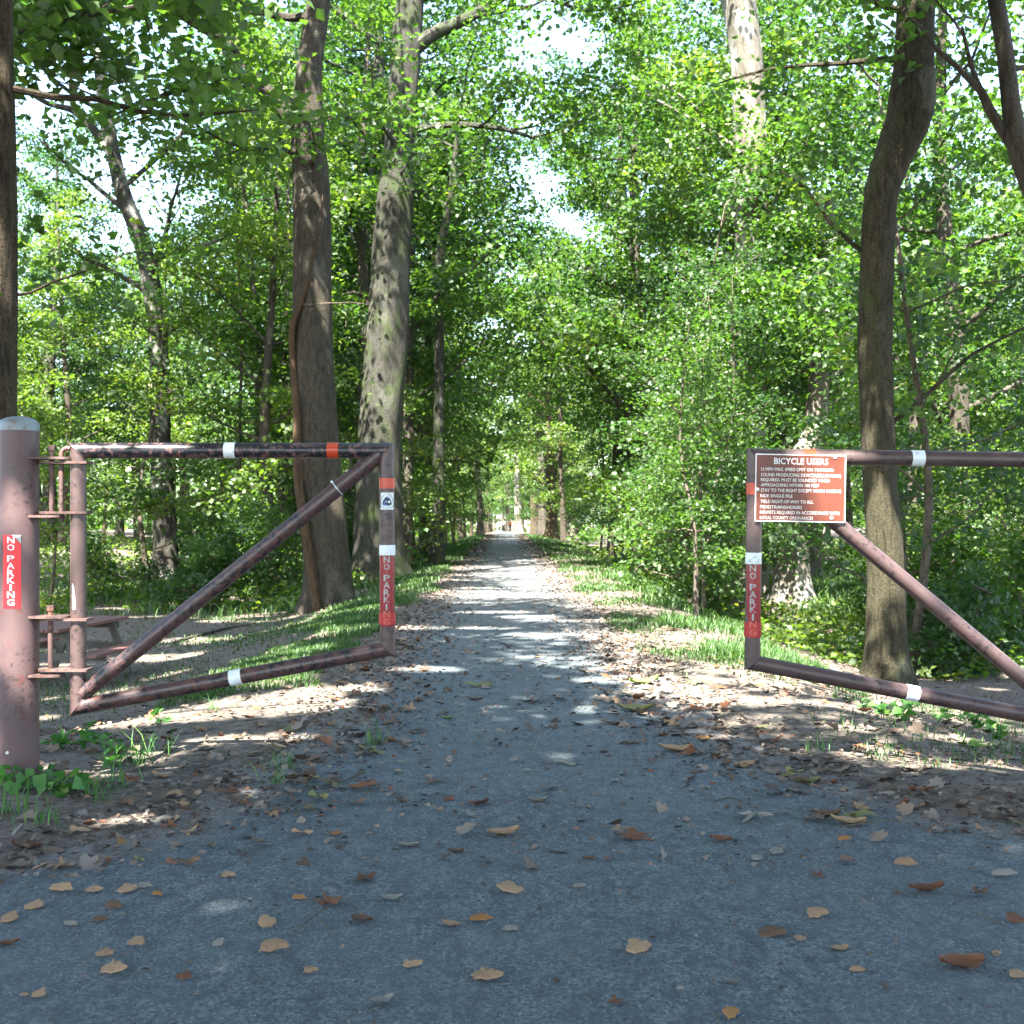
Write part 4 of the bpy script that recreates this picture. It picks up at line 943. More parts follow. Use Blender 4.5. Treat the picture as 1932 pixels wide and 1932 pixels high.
# background woods: prototypes, then copies
def proto_tree(r, h, r0, zb, L, n, per, leaf, ml, mb_, crad=1.0):
    pts = np.array([(0, 0, -.3), (0, 0, 0), (r.uniform(-.3, .3), r.uniform(-.3, .3), h * .3), (r.uniform(-.6, .6), r.uniform(-.6, .6), h * .6), (r.uniform(-.8, .8), r.uniform(-.8, .8), h)])
    lp, lr = spline(pts, np.array((r0 * 1.2, r0 * 1.15, r0 * .9, r0 * .6, r0 * .15)), .6)
    mb = MB(); mb.tube(lp, lr, 12, fn=rough_trunk(4, .15, .7, 0, r.uniform(0, 6))); cl = []; spec = []
    for k in range(n):
        z = zb + (h * .97 - zb) * (k + r.random()) / n; i = int(np.argmin(np.abs(lp[:, 2] - z))); ang = k * 2.4 + r.uniform(-.4, .4)
        spec.append((lp[i], (math.cos(ang), math.sin(ang), r.uniform(.05, .6)), L * r.uniform(.6, 1.15) * (1.1 - .5 * (z - zb) / (h - zb)), max(lr[i] * .35, .02)))
    grow(mb, None, r, spec, cl, 6)
    c = spread_leaves(np.array(cl), per, crad, .26, r)
    tm = MB.mesh if False else None
    me = bpy.data.meshes.new('trunk'); me.from_pydata(np.concatenate(mb.v).tolist(), [], mb.f); me.materials.append(mb_); me.polygons.foreach_set('use_smooth', np.ones(len(me.polygons), bool)); me.update()
    return me, leaf_mesh('crown', c, r.uniform(*leaf, len(c)), ml, r, tone=spread_leaves.tone)
pr = np.random.default_rng(5)
PROTO = [proto_tree(pr, 19, .26, 4.5, 4.8, 20, 74, (.13, .21), M_LEAF, M_BARK, .95), proto_tree(pr, 16, .17, 2.5, 3.9, 20, 64, (.13, .21), M_LEAF2, M_BARK_SYC, .85),
         proto_tree(pr, 22, .34, 6.5, 5.4, 21, 80, (.13, .21), M_LEAF3, M_BARK_MOSS, 1.0), proto_tree(pr, 12, .11, 1.4, 2.9, 17, 50, (.12, .18), M_LEAF, M_BARK_DARK, .75)]
SAP = [proto_tree(pr, 6.5, .05, .9, 1.6, 15, 34, (.075, .125), M_LEAF, M_TWIG, .5), proto_tree(pr, 4.6, .035, .5, 1.4, 13, 30, (.07, .12), M_LEAF2, M_TWIG, .45), proto_tree(pr, 8.0, .06, 1.2, 2.0, 17, 36, (.075, .125), M_LEAF3, M_TWIG, .55)]
SHR = [proto_tree(pr, 1.7, .02, .08, .8, 12, 24, (.06, .11), M_LEAF, M_TWIG, .28), proto_tree(pr, 1.1, .016, .05, .6, 10, 22, (.06, .10), M_LEAF3, M_TWIG, .25)]

def plant(name, me2, x, y, s, rz, label, cat, group):
    t = thing(name, label, cat, (x, y, float(ground(x, y)) - .03), rz, group); t.scale = (s, s, s)
    obj('trunk' if cat == 'tree' else 'stem', me2[0], t); obj('crown' if cat == 'tree' else 'foliage', me2[1], t)
    return t

kinds = ('broad green tree', 'yellowish green tree', 'tall dark tree', 'small dense tree')
br = np.random.default_rng(77); placed = []
def zone(x, y):
    side = 'left of path' if x < 0 else 'right of path'
    dist = 'past the gate' if y < 32 else 'some way along' if y < 50 else 'farther along' if y < 75 else 'deep in the woods'
    off = 'near verge' if abs(x) < 9 else 'back from verge' if abs(x) < 18 else 'well back'
    return f'{side} {off}, {dist}'
cand = []
for k in range(900):
    y = br.uniform(24, 112); w = .55 * y + 5; x = br.uniform(-w, w)
    if abs(x - xc(y)) < 5.2: continue
    q = x / y
    if -.5 < q < -.2 and y < 64: continue
    if .15 < q < .28 and y < 36: continue
    if q > .28 and y < 62 and br.random() < .85: continue
    cand.append((y, x))
cand.sort()
ARCH = [(-4.2, 36.5, 0), (8.0, 41, 2), (-4.0, 47, 2), (7.5, 52, 0), (-3.9, 58, 0), (6.8, 62, 2), (-3.7, 70, 1), (3.7, 76, 1), (-4.5, 40.5, 2), (5.0, 44, 0), (5.0, 55, 2), (-3.4, 49, 1), (-3.7, 83, 3), (3.6, 88, 3), (-3.6, 95, 1), (3.6, 100, 3), (-3.7, 108, 3), (3.5, 112, 1), (-3.6, 122, 3), (3.4, 128, 3), (-4, 140, 3), (3.2, 146, 3), (-2.6, 152, 3), (2.4, 160, 3), (-2.2, 170, 1), (2.6, 176, 3), (-2.8, 186, 3), (2.2, 192, 1), (-2.0, 204, 3), (2.0, 210, 3), (.2, 228, 0), (-1.5, 222, 3)]
for i, (x, y, k) in enumerate(ARCH):
    placed.append((x, y)); plant('tree', PROTO[k], x + float(xc(y)), y, br.uniform(.95, 1.2), br.uniform(0, 6.28), f'{kinds[k]} arching from the {"lawn" if x < 0 else "ditch"} side, {zone(x, y).split(", ")[-1]}', 'tree', 'trees that arch over the path')
for y, x in cand:
    if all((x - a) ** 2 + (y - b) ** 2 > (3.0 + .028 * y) ** 2 for a, b in placed) and len(placed) < 148:
        placed.append((x, y)); k = br.choice(4, p=(.3, .25, .2, .25))
        plant('tree', PROTO[k], x, y, br.uniform(.8, 1.2), br.uniform(0, 6.28), f'{kinds[k]} {zone(x, y)}', 'tree', 'woodland trees along the path')

# saplings that make the green wall on both sides
sr = np.random.default_rng(91)
spots = [(4.15, 25.6, 3), (4.0, 23.0, 4), (3.3, 20.5, 3), (6.9, 35, 2), (4.9, 33, 0), (2.85, 18.5, 3), (3.6, 24, 0), (9.2, 23.5, 1), (6.2, 18.5, 2), (7.2, 22, 0), (4.3, 27, 2), (3.0, 29, 1), (6.0, 29.5, 0), (3.6, 33.5, 2), (5.0, 36, 0), (2.9, 39, 1), (3.3, 45, 2), (8.6, 26, 1), (9.5, 20, 2), (10.8, 24, 0), (11.5, 21.5, 1), (7.4, 33, 2), (12.5, 28, 2), (13.5, 24, 1), (14.5, 31, 2),
         (-10.5, 27, 1), (-12.5, 20, 0), (-9.4, 31, 2), (-12.5, 24, 1), (-6.2, 34, 0), (-15.5, 31, 0), (-5.0, 33, 2), (-6.6, 36, 1), (-3.4, 38, 0), (-4.2, 43, 2), (-3.2, 47, 1), (-17, 30, 2), (-3.0, 54, 0), (3.1, 54, 0), (3.2, 62, 2), (-3.1, 64, 2), (-2.9, 33, 1)]
sk = ('medium sapling', 'short yellowish sapling', 'tall deep green sapling')
for x, y, k in spots:
    if k == 3: k, sc = 0, .72
    elif k == 4: k, sc = 2, .82
    else: sc = sr.uniform(.85, 1.2)
    if 0 < x < 4 and y > 27: x += 1.4
    plant('sapling', SAP[k], x, y, sc, sr.uniform(0, 6.28), f'{sk[k]} {zone(x, y)}', 'sapling', 'saplings beside the path')
for k in range(46):
    y = sr.uniform(13, 48); sd = -1 if sr.random() < .45 else 1; x = sd * sr.uniform(3.2, 4.2 + .26 * y)
    if sd < 0 and y < 26: y += 13
    if sd > 0 and y < 18: y += 9
    j = k % 2
    if .17 < x / y < .29 and y < 42: x += .16 * y
    plant('shrub', SHR[j], x, y, sr.uniform(.8, 1.4), sr.uniform(0, 6.28), f"{('bushy green', 'low dark')[j]} shrub {zone(x, y)}", 'shrub', 'shrubs under the trees')

# the far wood that closes the view: one mass
fr = np.random.default_rng(3); n = 60000
ang = fr.uniform(-.62, .62, n); rad_ = fr.uniform(118, 250, n); fx = rad_ * np.sin(ang); fy = rad_ * np.cos(ang)
fz = ground(fx, fy) + fr.random(n) ** 1.15 * (22 + 5 * np.sin(ang * 37) + 3 * np.sin(ang * 91 + 1))
clump = wav(fx * .12, fy * .12, 1.0) + wav(fx * .2, fz * .3, 1.0, 2.)
keep = ((np.abs(fx - xc(fy)) > 4.5) | (fy > 225)) & (clump > -.75)
fc = np.stack((fx, fy, fz), -1)[keep]
tag(obj('far_wood', leaf_mesh('far_wood', fc, fr.uniform(.7, 1.3, len(fc)), M_LEAF, fr, up=.5)), kind='stuff')

# ------------------------------------------------------------------ grass and weeds
def blades(name, x, y, h, w, r, m, bend=.5, z=None):
    n = len(x); z = ground(x, y) if z is None else z
    a = r.uniform(0, 6.28, n); dx, dy = np.cos(a), np.sin(a); sxv, syv = -dy * w / 2, dx * w / 2
    b = r.uniform(.15, 1.0, n) * bend * h
    v = np.stack((np.stack((x - sxv, y - syv, z - .02), -1), np.stack((x + sxv, y + syv, z - .02), -1),
                  np.stack((x + dx * b * .35 + sxv * .8, y + dy * b * .35 + syv * .8, z + h * .6), -1), np.stack((x + dx * b * .35 - sxv * .8, y + dy * b * .35 - syv * .8, z + h * .6), -1),
                  np.stack((x + dx * b, y + dy * b, z + h * (1 - .12 * r.random(n))), -1)), 1)
    i = np.arange(n)[:, None] * 5
    return mesh_np(name, v.reshape(-1, 3), [i + np.array((0, 1, 2, 3)), i + np.array((3, 2, 4))], m, tint=np.repeat(r.random(n), 5))
gr_ = np.random.default_rng(17)
def strip(n, y0, y1, d0, d1, side, pw=1.0):
    t = gr_.random(n) ** pw; y = y0 * (y1 / y0) ** t; d = gr_.uniform(d0, d1, n) + .25 * wav(y * 1.3, y, .8); return xc(y) + side * d, y
X, Y, H = [], [], []
for n, y0, y1, d0, d1, sd, h0, h1 in ((26000, 10.5, 22, 1.7, 3.2, -1, .04, .15), (22000, 20, 90, 1.5, 3.0, -1, .06, .2), (10000, 24, 60, 2.5, 4.5, -1, .1, .3), (14000, 11, 24, 1.55, 2.6, 1, .03, .12), (24000, 22, 95, 1.5, 3.4, 1, .06, .22), (15000, 12.5, 19, 2.3, 3.7, 1, .05, .24), (9000, 19, 40, 2.4, 4.2, 1, .1, .3)):
    x, y = strip(n, y0, y1, d0, d1, sd); k = gr_.random(n) < np.clip(.5 + .85 * wav(x * 1.6, y * .9, .8, 4.), .03, 1); x, y = x[k], y[k]
    X.append(x); Y.append(y); H.append(gr_.uniform(h0, h1, len(x)) * (.62 + .22 * wav(x, y, 1.5)))
# sunny green ground beyond, both sides, and thin grass over the picnic lawn
for n, xa, xb, ya, yb, h0, h1, cov in ((9000, 6.5, 15, 26, 42, .15, .45, .5), (8000, -13, -3.4, 24, 36, .12, .4, .45), (22000, -9, -2.6, 11.5, 24, .02, .08, .22), (16000, 7, 22, 22, 42, .15, .5, .7), (6000, 3.2, 7, 9.5, 15, .02, .08, .1), (1600, 3.6, 8, 9.0, 13, .05, .22, .1), (1500, 2.2, 4.6, 7.2, 9.4, .02, .08, .2)):
    x = gr_.uniform(xa, xb, n); y = gr_.uniform(ya, yb, n); k = gr_.random(n) < np.clip(cov + .7 * wav(x * .9, y * .7, .7, 1.), .02, 1)
    X.append(x[k]); Y.append(y[k]); H.append(gr_.uniform(h0, h1, k.sum()))
x, y, h = np.concatenate(X), np.concatenate(Y), np.concatenate(H)
tag(obj('grass', blades('grass', x, y, h, .0035 + .0007 * y, gr_, M_GRASS, 1.5)), kind='stuff')

ur = np.random.default_rng(55); U = []
for n, sd in ((34000, -1), (34000, 1)):
    y = 15 * (85 / 15) ** ur.random(n); x = sd * (3.6 + ur.random(n) ** 1.2 * (.42 * y + 3))
    g = wav(x * .8, y * .6, .8, 2.2 + sd) + .5 * wav(x * 2.1, y * 1.7, 1.0, .7)
    k = (g > -.15) & ~((sd < 0) & (x > -9.5) & (y < 25)) & ~((sd > 0) & (y < 17.5)); x, y, g = x[k], y[k], g[k]
    U.append(np.stack((x, y, ground(x, y) + .03 + ur.random(len(x)) * np.clip(g + .2, .05, 1) * .55), -1))
U = np.concatenate(U)
tag(obj('undergrowth', leaf_mesh('undergrowth', U, ur.uniform(.06, .12, len(U)) * (1 + .02 * U[:, 1]), M_LEAF2, ur, up=1.2)), kind='stuff')

def weed(px, py, kind, label, s=1.0, r=gr_):
    p = on_ground(px, py); t = thing('weed', label, 'weed', tuple(p), r.uniform(0, 6.28), 'weeds on the litter by the gate')
    if kind == 'grass':
        n = int(16 * s) + 6
        x = r.normal(0, .05 * s, n); y = r.normal(0, .05 * s, n)
        obj('blades', blades('blades', x, y, r.uniform(.05, .2, n) * s, np.full(n, .0065), r, M_WEED, 1.3, np.zeros(n)), t)['kind'] = 'stuff'
    else:
        n = int(9 * s) + 4; a = r.uniform(0, 6.28, n); q = r.uniform(.02, .11, n) * s
        c = np.stack((np.cos(a) * q, np.sin(a) * q, r.uniform(.015, .10, n) * s), -1)
        mb = MB()
        for e in c: mb.tube([(0, 0, -.01), (e[0] * .5, e[1] * .5, e[2] * .75), tuple(e)], .002, 4, caps=False)
        mb.build('stem', M_WEED, t)
        obj('leaves', leaf_mesh('leaves', c, r.uniform(.05, .095, n) * s, M_WEED, r, up=1.1), t)
    return t
for px, py, kd, lab, s in ((30, 1490, 'broad', 'broad-leaved weed at the foot of the capped gate post', 1.2), (75, 1478, 'broad', 'small weed on the right-hand foot of the capped gate post', .9), (30, 1540, 'grass', 'tuft of grass in the corner below the capped gate post', 1.3), (80, 1560, 'grass', 'thin grass tuft on leaf litter below the gate post', 1.0), (120, 1415, 'broad', 'clover-like weed beside the gate post', 1.2), (165, 1405, 'broad', 'small weed right of the clover-like weed', 1.0), (200, 1420, 'broad', 'low broad weed in front of the gate leaf', 1.1), (230, 1440, 'broad', 'bright low weed beside the long curved grass', 1.1), (255, 1445, 'grass', 'long curved grass tuft before the gate leaf', 1.3), (285, 1430, 'grass', 'arching grass blades nearest the path edge', 1.2), (215, 1490, 'grass', 'dense grass tuft beside the largest tan leaf', 1.3), (180, 1510, 'grass', 'short grass tuft below the largest tan leaf', 1.0), (130, 1500, 'broad', 'flat round-leaved weed left of the largest tan leaf', 1.1), (100, 1500, 'broad', 'flat round-leaved weed near the post foot', 1.0), (705, 1408, 'grass', 'feathery green tuft alone on the path margin', 1.0), (540, 1452, 'grass', 'grass tuft beside a yellowing leaf at the path margin', .9), (520, 1480, 'grass', 'thin pale grass on the asphalt edge', .8), (400, 1345, 'grass', 'sunlit grass tuft under the gate\'s bottom bar', .9), (300, 1365, 'broad', 'sunlit weed under the gate\'s bottom bar', .9), (1545, 1420, 'grass', 'lone upright grass sprig on the path margin by the sign gate', .9), (1660, 1345, 'broad', 'leafy weed under the white band of the sign gate', 1.2), (1700, 1360, 'broad', 'round-leaved weed under the sign gate', 1.4), (1745, 1350, 'grass', 'grass tuft under the sign gate', 1.2), (1790, 1365, 'broad', 'spreading weed below the sign gate\'s bottom bar', 1.4), (1840, 1375, 'broad', 'shiny broad weed below the sign gate', 1.4), (1880, 1395, 'broad', 'low weed at the edge of the sunny litter', 1.2), (1620, 1330, 'grass', 'grass tuft below the crooked tree', 1.2), (1590, 1320, 'grass', 'short grass tuft by the end of the sign gate', 1.1), (745, 1035, 'broad', 'yellow-green sprout at the foot of the mossy tree', 2.0)):
    weed(px, py, kd, lab, s * 1.05)
# light-leaved seedling stalks by the mossy tree and bare shoots by the crooked tree
def shoots(px, py, label, n, h, leaves, r):
    p = on_ground(px, py); t = thing('seedling', label, 'seedling', tuple(p)); mb = MB(); cl = []
    for k in range(n):
        q, qr = limb((r.normal(0, .06), r.normal(0, .06), -.02), (r.normal(0, .18), r.normal(0, .18), 1), h * r.uniform(.7, 1.1), .012, r, up=.1, n=6, wig=.1); mb.tube(q, qr, 6, caps=False)
        for j in (2, 3, 4, 5):
            s_, sr_ = limb(q[j], (r.normal(), r.normal(), .5), h * .22, .005, r, n=4); mb.tube(s_, sr_, 4, caps=False); cl.append(s_[-1]); cl.append(s_[2])
    mb.build('stem', M_TWIG, t)
    if leaves:
        c = spread_leaves(np.array(cl), leaves, .16, .7, r); obj('leaves', leaf_mesh('leaves', c, r.uniform(.08, .14, len(c)), M_WEED, r), t)
shoots(735, 1090, 'yellow-green seedling with round leaves beside the mossy trunk', 3, 2.4, 5, gr_)
shoots(700, 1088, 'leafy seedling in front of the mossy trunk', 2, 1.7, 5, gr_)
shoots(1712, 1275, 'bare grey shoots beside the crooked tree', 4, 1.3, 0, gr_)
shoots(1740, 1262, 'second clump of bare twiggy shoots beside the crooked tree', 3, 1.1, 0, gr_)

# ------------------------------------------------------------------ fallen leaves, bark flakes, twigs
lr_ = np.random.default_rng(41)
def lobed_leaf(r, curl):
    out = []
    for k in range(5):
        a = R(90 + (k - 2) * 58); out.append((a - R(29) if k else a - R(40), .42 * r.uniform(.8, 1.1))); out.append((a - R(10), .74)); out.append((a, (1.0, .95, 1.12, .95, 1.0)[k] * r.uniform(.88, 1.1))); out.append((a + R(10), .74))
    out.append((R(90 + 2 * 58 + 40), .42)); out.append((R(270), .18))
    p = np.array([(rr * math.cos(a), rr * math.sin(a)) for a, rr in out]) * .5
    c = np.array([(0, 0)]); q = np.vstack((c, p * .5, p)); n = len(p)
    z = curl * (q[:, 0] ** 2 * r.uniform(-.8, 1.3) + q[:, 1] ** 2 * r.uniform(-.8, 1.3)) + .05 * np.sin(q[:, 0] * 9 + r.uniform(0, 6)) + .05 * np.sin(q[:, 1] * 11 + r.uniform(0, 6))
    v = np.column_stack((q, z - z.min() * 1.0)); f = []
    for i in range(n):
        j = (i + 1) % n; f.append((0, 1 + i, 1 + j)); f.append((1 + i, 1 + n + i, 1 + n + j, 1 + j))
    st = np.array([(-.012, -.09, v[0, 2]), (.012, -.09, v[0, 2]), (.05, -.75, .05), (.035, -.75, .05)]); b = len(v)
    return np.vstack((v, st)), f + [(b, b + 3, b + 2, b + 1)]
def oval_leaf(r, curl):
    n = 6; f = []; v = []
    for i in range(n + 1):
        t = i / n; w = .36 * math.sin(math.pi * min(max(t, .03), .97)) ** .75 * r.uniform(.85, 1.1); x = t - .5
        for k in (-1, -.5, 0, .5, 1): v.append((x, k * w, curl * (k * k * .22) + curl * .25 * (t - .5) ** 2 * 4 + .03 * math.sin(i * 2 + k * 3)))
    for i in range(n):
        for k in range(4): f.append((i * 5 + k, (i + 1) * 5 + k, (i + 1) * 5 + k + 1, i * 5 + k + 1))
    return np.array(v), f
def flake(r):
    n = 15; a = np.linspace(0, 6.28, n, endpoint=False) + r.uniform(-.18, .18, n); rr = r.uniform(.34, .52, n) * (1 + .12 * np.sin(3 * a + r.uniform(0, 6))); el = r.uniform(.4, .95)
    p = np.stack((np.cos(a) * rr, np.sin(a) * rr * el), -1); h = r.uniform(.05, .11)
    rise = .18 * p[:, 0] * r.uniform(-1, 1)
    top = np.column_stack((p * .9, h + .02 * r.normal(size=n) + rise * .4)); bot = np.column_stack((p, r.uniform(0, .02, n))); mid = np.array([(0, 0, h + .03)])
    v = np.vstack((bot, top, mid)); f = []
    for i in range(n):
        j = (i + 1) % n; f.append((i, j, n + j, n + i)); f.append((n + i, n + j, 2 * n))
    f.append(tuple(range(n))[::-1]); return v, f
def crumpled(r):
    v, f = lobed_leaf(r, 1.0); v = v.copy(); ang = np.arctan2(v[:, 1], v[:, 0]); d = np.hypot(v[:, 0], v[:, 1])
    v[:, 2] = .12 + .22 * np.sin(ang * 3 + 1) * d + .2 * np.sin(ang * 5 + d * 7) * d; v[:, :2] *= .8; v[:, 2] -= v[:, 2].min(); return v, f
SHAPES = {}
def mk(kind, var, col):
    key = (kind, var, col)
    if key not in SHAPES:
        r = np.random.default_rng(hash((kind == 'lobed', kind == 'oval', kind == 'flake', var)) % 10000)
        v, f = {'lobed': lambda: lobed_leaf(r, .25), 'curled': lambda: lobed_leaf(r, .8), 'oval': lambda: oval_leaf(r, .5), 'rolled': lambda: oval_leaf(r, .5), 'flake': lambda: flake(r), 'crumpled': lambda: crumpled(r)}[kind]()
        me = bpy.data.meshes.new('fallen_leaf'); me.from_pydata(np.asarray(v).tolist(), [], f); me.materials.append(DRY[col]); me.polygons.foreach_set('use_smooth', np.ones(len(me.polygons), bool) if kind != 'flake' else np.zeros(len(me.polygons), bool)); me.validate(); me.update(); SHAPES[key] = me
    return SHAPES[key]
COLW = {'tan': 'tan', 'rust': 'rust-brown', 'brown': 'dark brown', 'olive': 'olive', 'grey': 'grey', 'orange': 'orange', 'green': 'still green'}
FORM = {'lobed': 'lobed leaf', 'curled': 'curled leaf', 'oval': 'narrow leaf', 'rolled': 'rolled-up leaf', 'flake': 'bark flake', 'crumpled': 'crumpled leaf'}
taken = []
def drop(kind, col, p, size, label, rz=None, tilt=.12, group='fallen leaves'):
    nm = 'bark_flake' if kind == 'flake' else 'fallen_leaf'
    o = obj(nm, mk(kind, int(lr_.integers(0, 5)), col)); z = float(ground(p[0], p[1]))
    on = edge_l(p[1]) < p[0] < edge_r(p[1])
    o.location = (p[0], p[1], z + (.010 if on else .004) + .001); sz_ = size
    o.scale = (sz_, sz_ * lr_.uniform(.85, 1.15), sz_ * lr_.uniform(.6, 1.0)); o.rotation_euler = (lr_.normal(0, tilt), lr_.normal(0, tilt), lr_.uniform(0, 6.28) if rz is None else rz)
    if kind == 'flake':              # warped flakes rest on one edge
        tl = lr_.uniform(.12, .38); o.rotation_euler = (tl, lr_.normal(0, .08), o.rotation_euler[2]); o.location.z += sz_ * .33 * math.sin(tl)
    tag(o, label, 'bark flake' if kind == 'flake' else 'leaf', 'bark flakes on the asphalt' if kind == 'flake' else group); taken.append((p[0], p[1])); return o

HAND = [(118, 1692, 58, 'flake', 'tan'), (177, 1692, 42, 'flake', 'tan'), (240, 1692, 38, 'flake', 'tan'), (270, 1681, 34, 'flake', 'grey'), (65, 1720, 36, 'flake', 'tan'), (213, 1718, 40, 'flake', 'brown'), (20, 1742, 40, 'flake', 'tan'), (134, 1752, 30, 'flake', 'grey'), (296, 1693, 26, 'flake', 'orange'), (188, 1745, 30, 'flake', 'brown'), (15, 1795, 38, 'rolled', 'rust'), (258, 1791, 42, 'flake', 'tan'), (198, 1816, 34, 'flake', 'tan'), (214, 1842, 64, 'flake', 'tan'), (413, 1795, 26, 'flake', 'grey'), (348, 1850, 30, 'flake', 'rust'), (504, 1758, 38, 'flake', 'tan'), (515, 1805, 66, 'flake', 'tan'), (585, 1842, 34, 'flake', 'tan'), (565, 1703, 28, 'flake', 'orange'), (430, 1657, 32, 'flake', 'tan'), (690, 1664, 66, 'curled', 'rust'), (625, 1712, 72, 'curled', 'rust'), (740, 1707, 38, 'rolled', 'grey'), (683, 1747, 46, 'rolled', 'brown'), (906, 1744, 46, 'flake', 'orange'), (850, 1758, 36, 'rolled', 'tan'), (963, 1690, 58, 'flake', 'tan'), (961, 1763, 36, 'flake', 'grey'), (777, 1828, 44, 'flake', 'tan'), (917, 1858, 70, 'flake', 'tan'), (720, 1897, 46, 'rolled', 'grey'), (75, 1893, 30, 'flake', 'tan'), (46, 1885, 22, 'flake', 'tan'), (1092, 1684, 28, 'flake', 'grey'), (1203, 1801, 58, 'flake', 'tan'), (1160, 1905, 44, 'curled', 'rust'), (1378, 1922, 44, 'flake', 'orange'), (1283, 1872, 20, 'flake', 'grey'), (1380, 1864, 32, 'rolled', 'grey'), (1455, 1768, 62, 'flake', 'brown'), (1508, 1780, 30, 'flake', 'tan'), (1540, 1738, 48, 'flake', 'tan'), (1545, 1657, 40, 'curled', 'rust'), (1465, 1613, 28, 'flake', 'grey'), (1428, 1630, 24, 'flake', 'grey'), (1592, 1590, 28, 'flake', 'orange'), (1360, 1592, 40, 'rolled', 'rust'), (1585, 1800, 34, 'rolled', 'tan'), (1617, 1838, 30, 'flake', 'tan'), (1693, 1693, 32, 'curled', 'brown'), (1748, 1692, 62, 'oval', 'rust'), (1850, 1698, 50, 'curled', 'brown'), (1708, 1637, 42, 'flake', 'tan'), (1893, 1660, 46, 'flake', 'grey'), (1880, 1812, 28, 'flake', 'tan'), (1815, 1836, 84, 'oval', 'rust'), (1918, 1860, 40, 'flake', 'tan'), (1915, 1742, 36, 'flake', 'rust'), (1190, 1588, 84, 'curled', 'rust'), (950, 1583, 60, 'rolled', 'tan'), (630, 1578, 44, 'curled', 'orange'), (515, 1543, 50, 'crumpled', 'tan'), (600, 1512, 72, 'crumpled', 'olive'), (580, 1532, 50, 'lobed', 'olive'), (820, 1481, 44, 'curled', 'brown'), (690, 1492, 80, 'curled', 'rust'), (1425, 1550, 92, 'crumpled', 'grey'), (1622, 1545, 82, 'lobed', 'olive'), (1600, 1558, 62, 'oval', 'tan'), (1500, 1470, 74, 'lobed', 'olive'), (1522, 1482, 50, 'oval', 'olive'), (1310, 1342, 60, 'curled', 'rust'), (905, 1297, 64, 'lobed', 'olive'), (1000, 1327, 66, 'lobed', 'grey'), (1068, 1447, 62, 'lobed', 'grey'), (1315, 1291, 62, 'lobed', 'green'), (1215, 1292, 56, 'oval', 'green'), (1275, 1420, 60, 'oval', 'tan'), (1345, 1232, 40, 'curled', 'orange'), (1265, 1190, 40, 'curled', 'orange'), (140, 1572, 74, 'lobed', 'tan'), (172, 1482, 76, 'lobed', 'tan'), (618, 1370, 46, 'curled', 'orange'), (703, 1426, 68, 'lobed', 'olive'), (1200, 1345, 60, 'oval', 'olive'), (1160, 1328, 50, 'lobed', 'tan'), (1355, 1300, 56, 'curled', 'rust'), (1835, 1410, 70, 'lobed', 'green'), (1735, 1500, 60, 'crumpled', 'rust'), (1560, 1545, 50, 'rolled', 'brown'), (50, 1605, 60, 'oval', 'rust'), (355, 1640, 52, 'curled', 'brown'), (545, 1380, 56, 'lobed', 'olive'), (240, 1520, 60, 'lobed', 'brown'), (330, 1505, 60, 'lobed', 'tan'), (430, 1500, 60, 'curled', 'rust'), (845, 1360, 24, 'oval', 'green'), (1015, 1518, 34, 'oval', 'grey'), (1110, 1625, 26, 'rolled', 'brown'), (770, 1605, 40, 'rolled', 'grey'), (860, 1615, 30, 'rolled', 'brown')]
def pos_words(px, py):
    h = 'below the gate post' if px < 330 else 'toward the lawn' if px < 760 else 'mid path' if px < 1150 else 'toward the sign' if px < 1600 else 'below the sign gate'
    v = 'on nearest bare asphalt' if py > 1760 else 'on bare asphalt' if py > 1600 else 'on speckled path' if py > 1450 else 'in litter near gate' if py > 1330 else 'past the gate'
    return v, h
seen_labels = {}
def uniq(kind, col, sz_, px, py):
    v, h = pos_words(px, py)
    sw = 'large' if sz_ > 55 else 'mid-sized' if sz_ > 34 else 'small'
    return f'{sw} {COLW[col]} {FORM[kind]} {v}, {h}'
for px, py, wpx, kind, col in HAND:
    p = on_ground(px, py); size = wpx / FPX * p[1] * (1.05 if kind in ('flake', 'oval', 'rolled') else .95)
    drop(kind, col, p, size, uniq(kind, col, wpx, px, py), rz=lr_.normal(0, .35) if kind in ('flake', 'oval', 'rolled') else None, tilt=.05)
# the crumpled grey leaf's long stalk is part of the leaf mesh; now the leaves of the litter, nearest first
cnt = 0
while cnt < 195:
    y = 5.0 * (15.0 / 5.0) ** lr_.random(); side = -1 if lr_.random() < .5 else 1
    e = edge_l(y) if side < 0 else edge_r(y)
    x = e - side * abs(lr_.normal(0, .45)) if lr_.random() < .62 else e + side * lr_.uniform(0, 1.6)
    if y < 5.6 and abs(x) < 1.5: continue
    px = 966 + x / y * FPX; py = 966 + (CAMH - float(ground(x, y))) / y * FPX
    if not (-10 < px < 1945) or any((x - a) ** 2 + (y - b) ** 2 < .01 for a, b in taken): continue
    kind = str(lr_.choice(['lobed', 'curled', 'oval', 'rolled', 'crumpled'], p=(.36, .3, .14, .12, .08))); col = str(lr_.choice(['tan', 'rust', 'brown', 'olive', 'grey', 'orange'], p=(.32, .24, .2, .07, .12, .05)))
    size = lr_.uniform(.06, .15); drop(kind, col, (x, y), size, uniq(kind, col, size / y * FPX, px, py), tilt=.25); cnt += 1

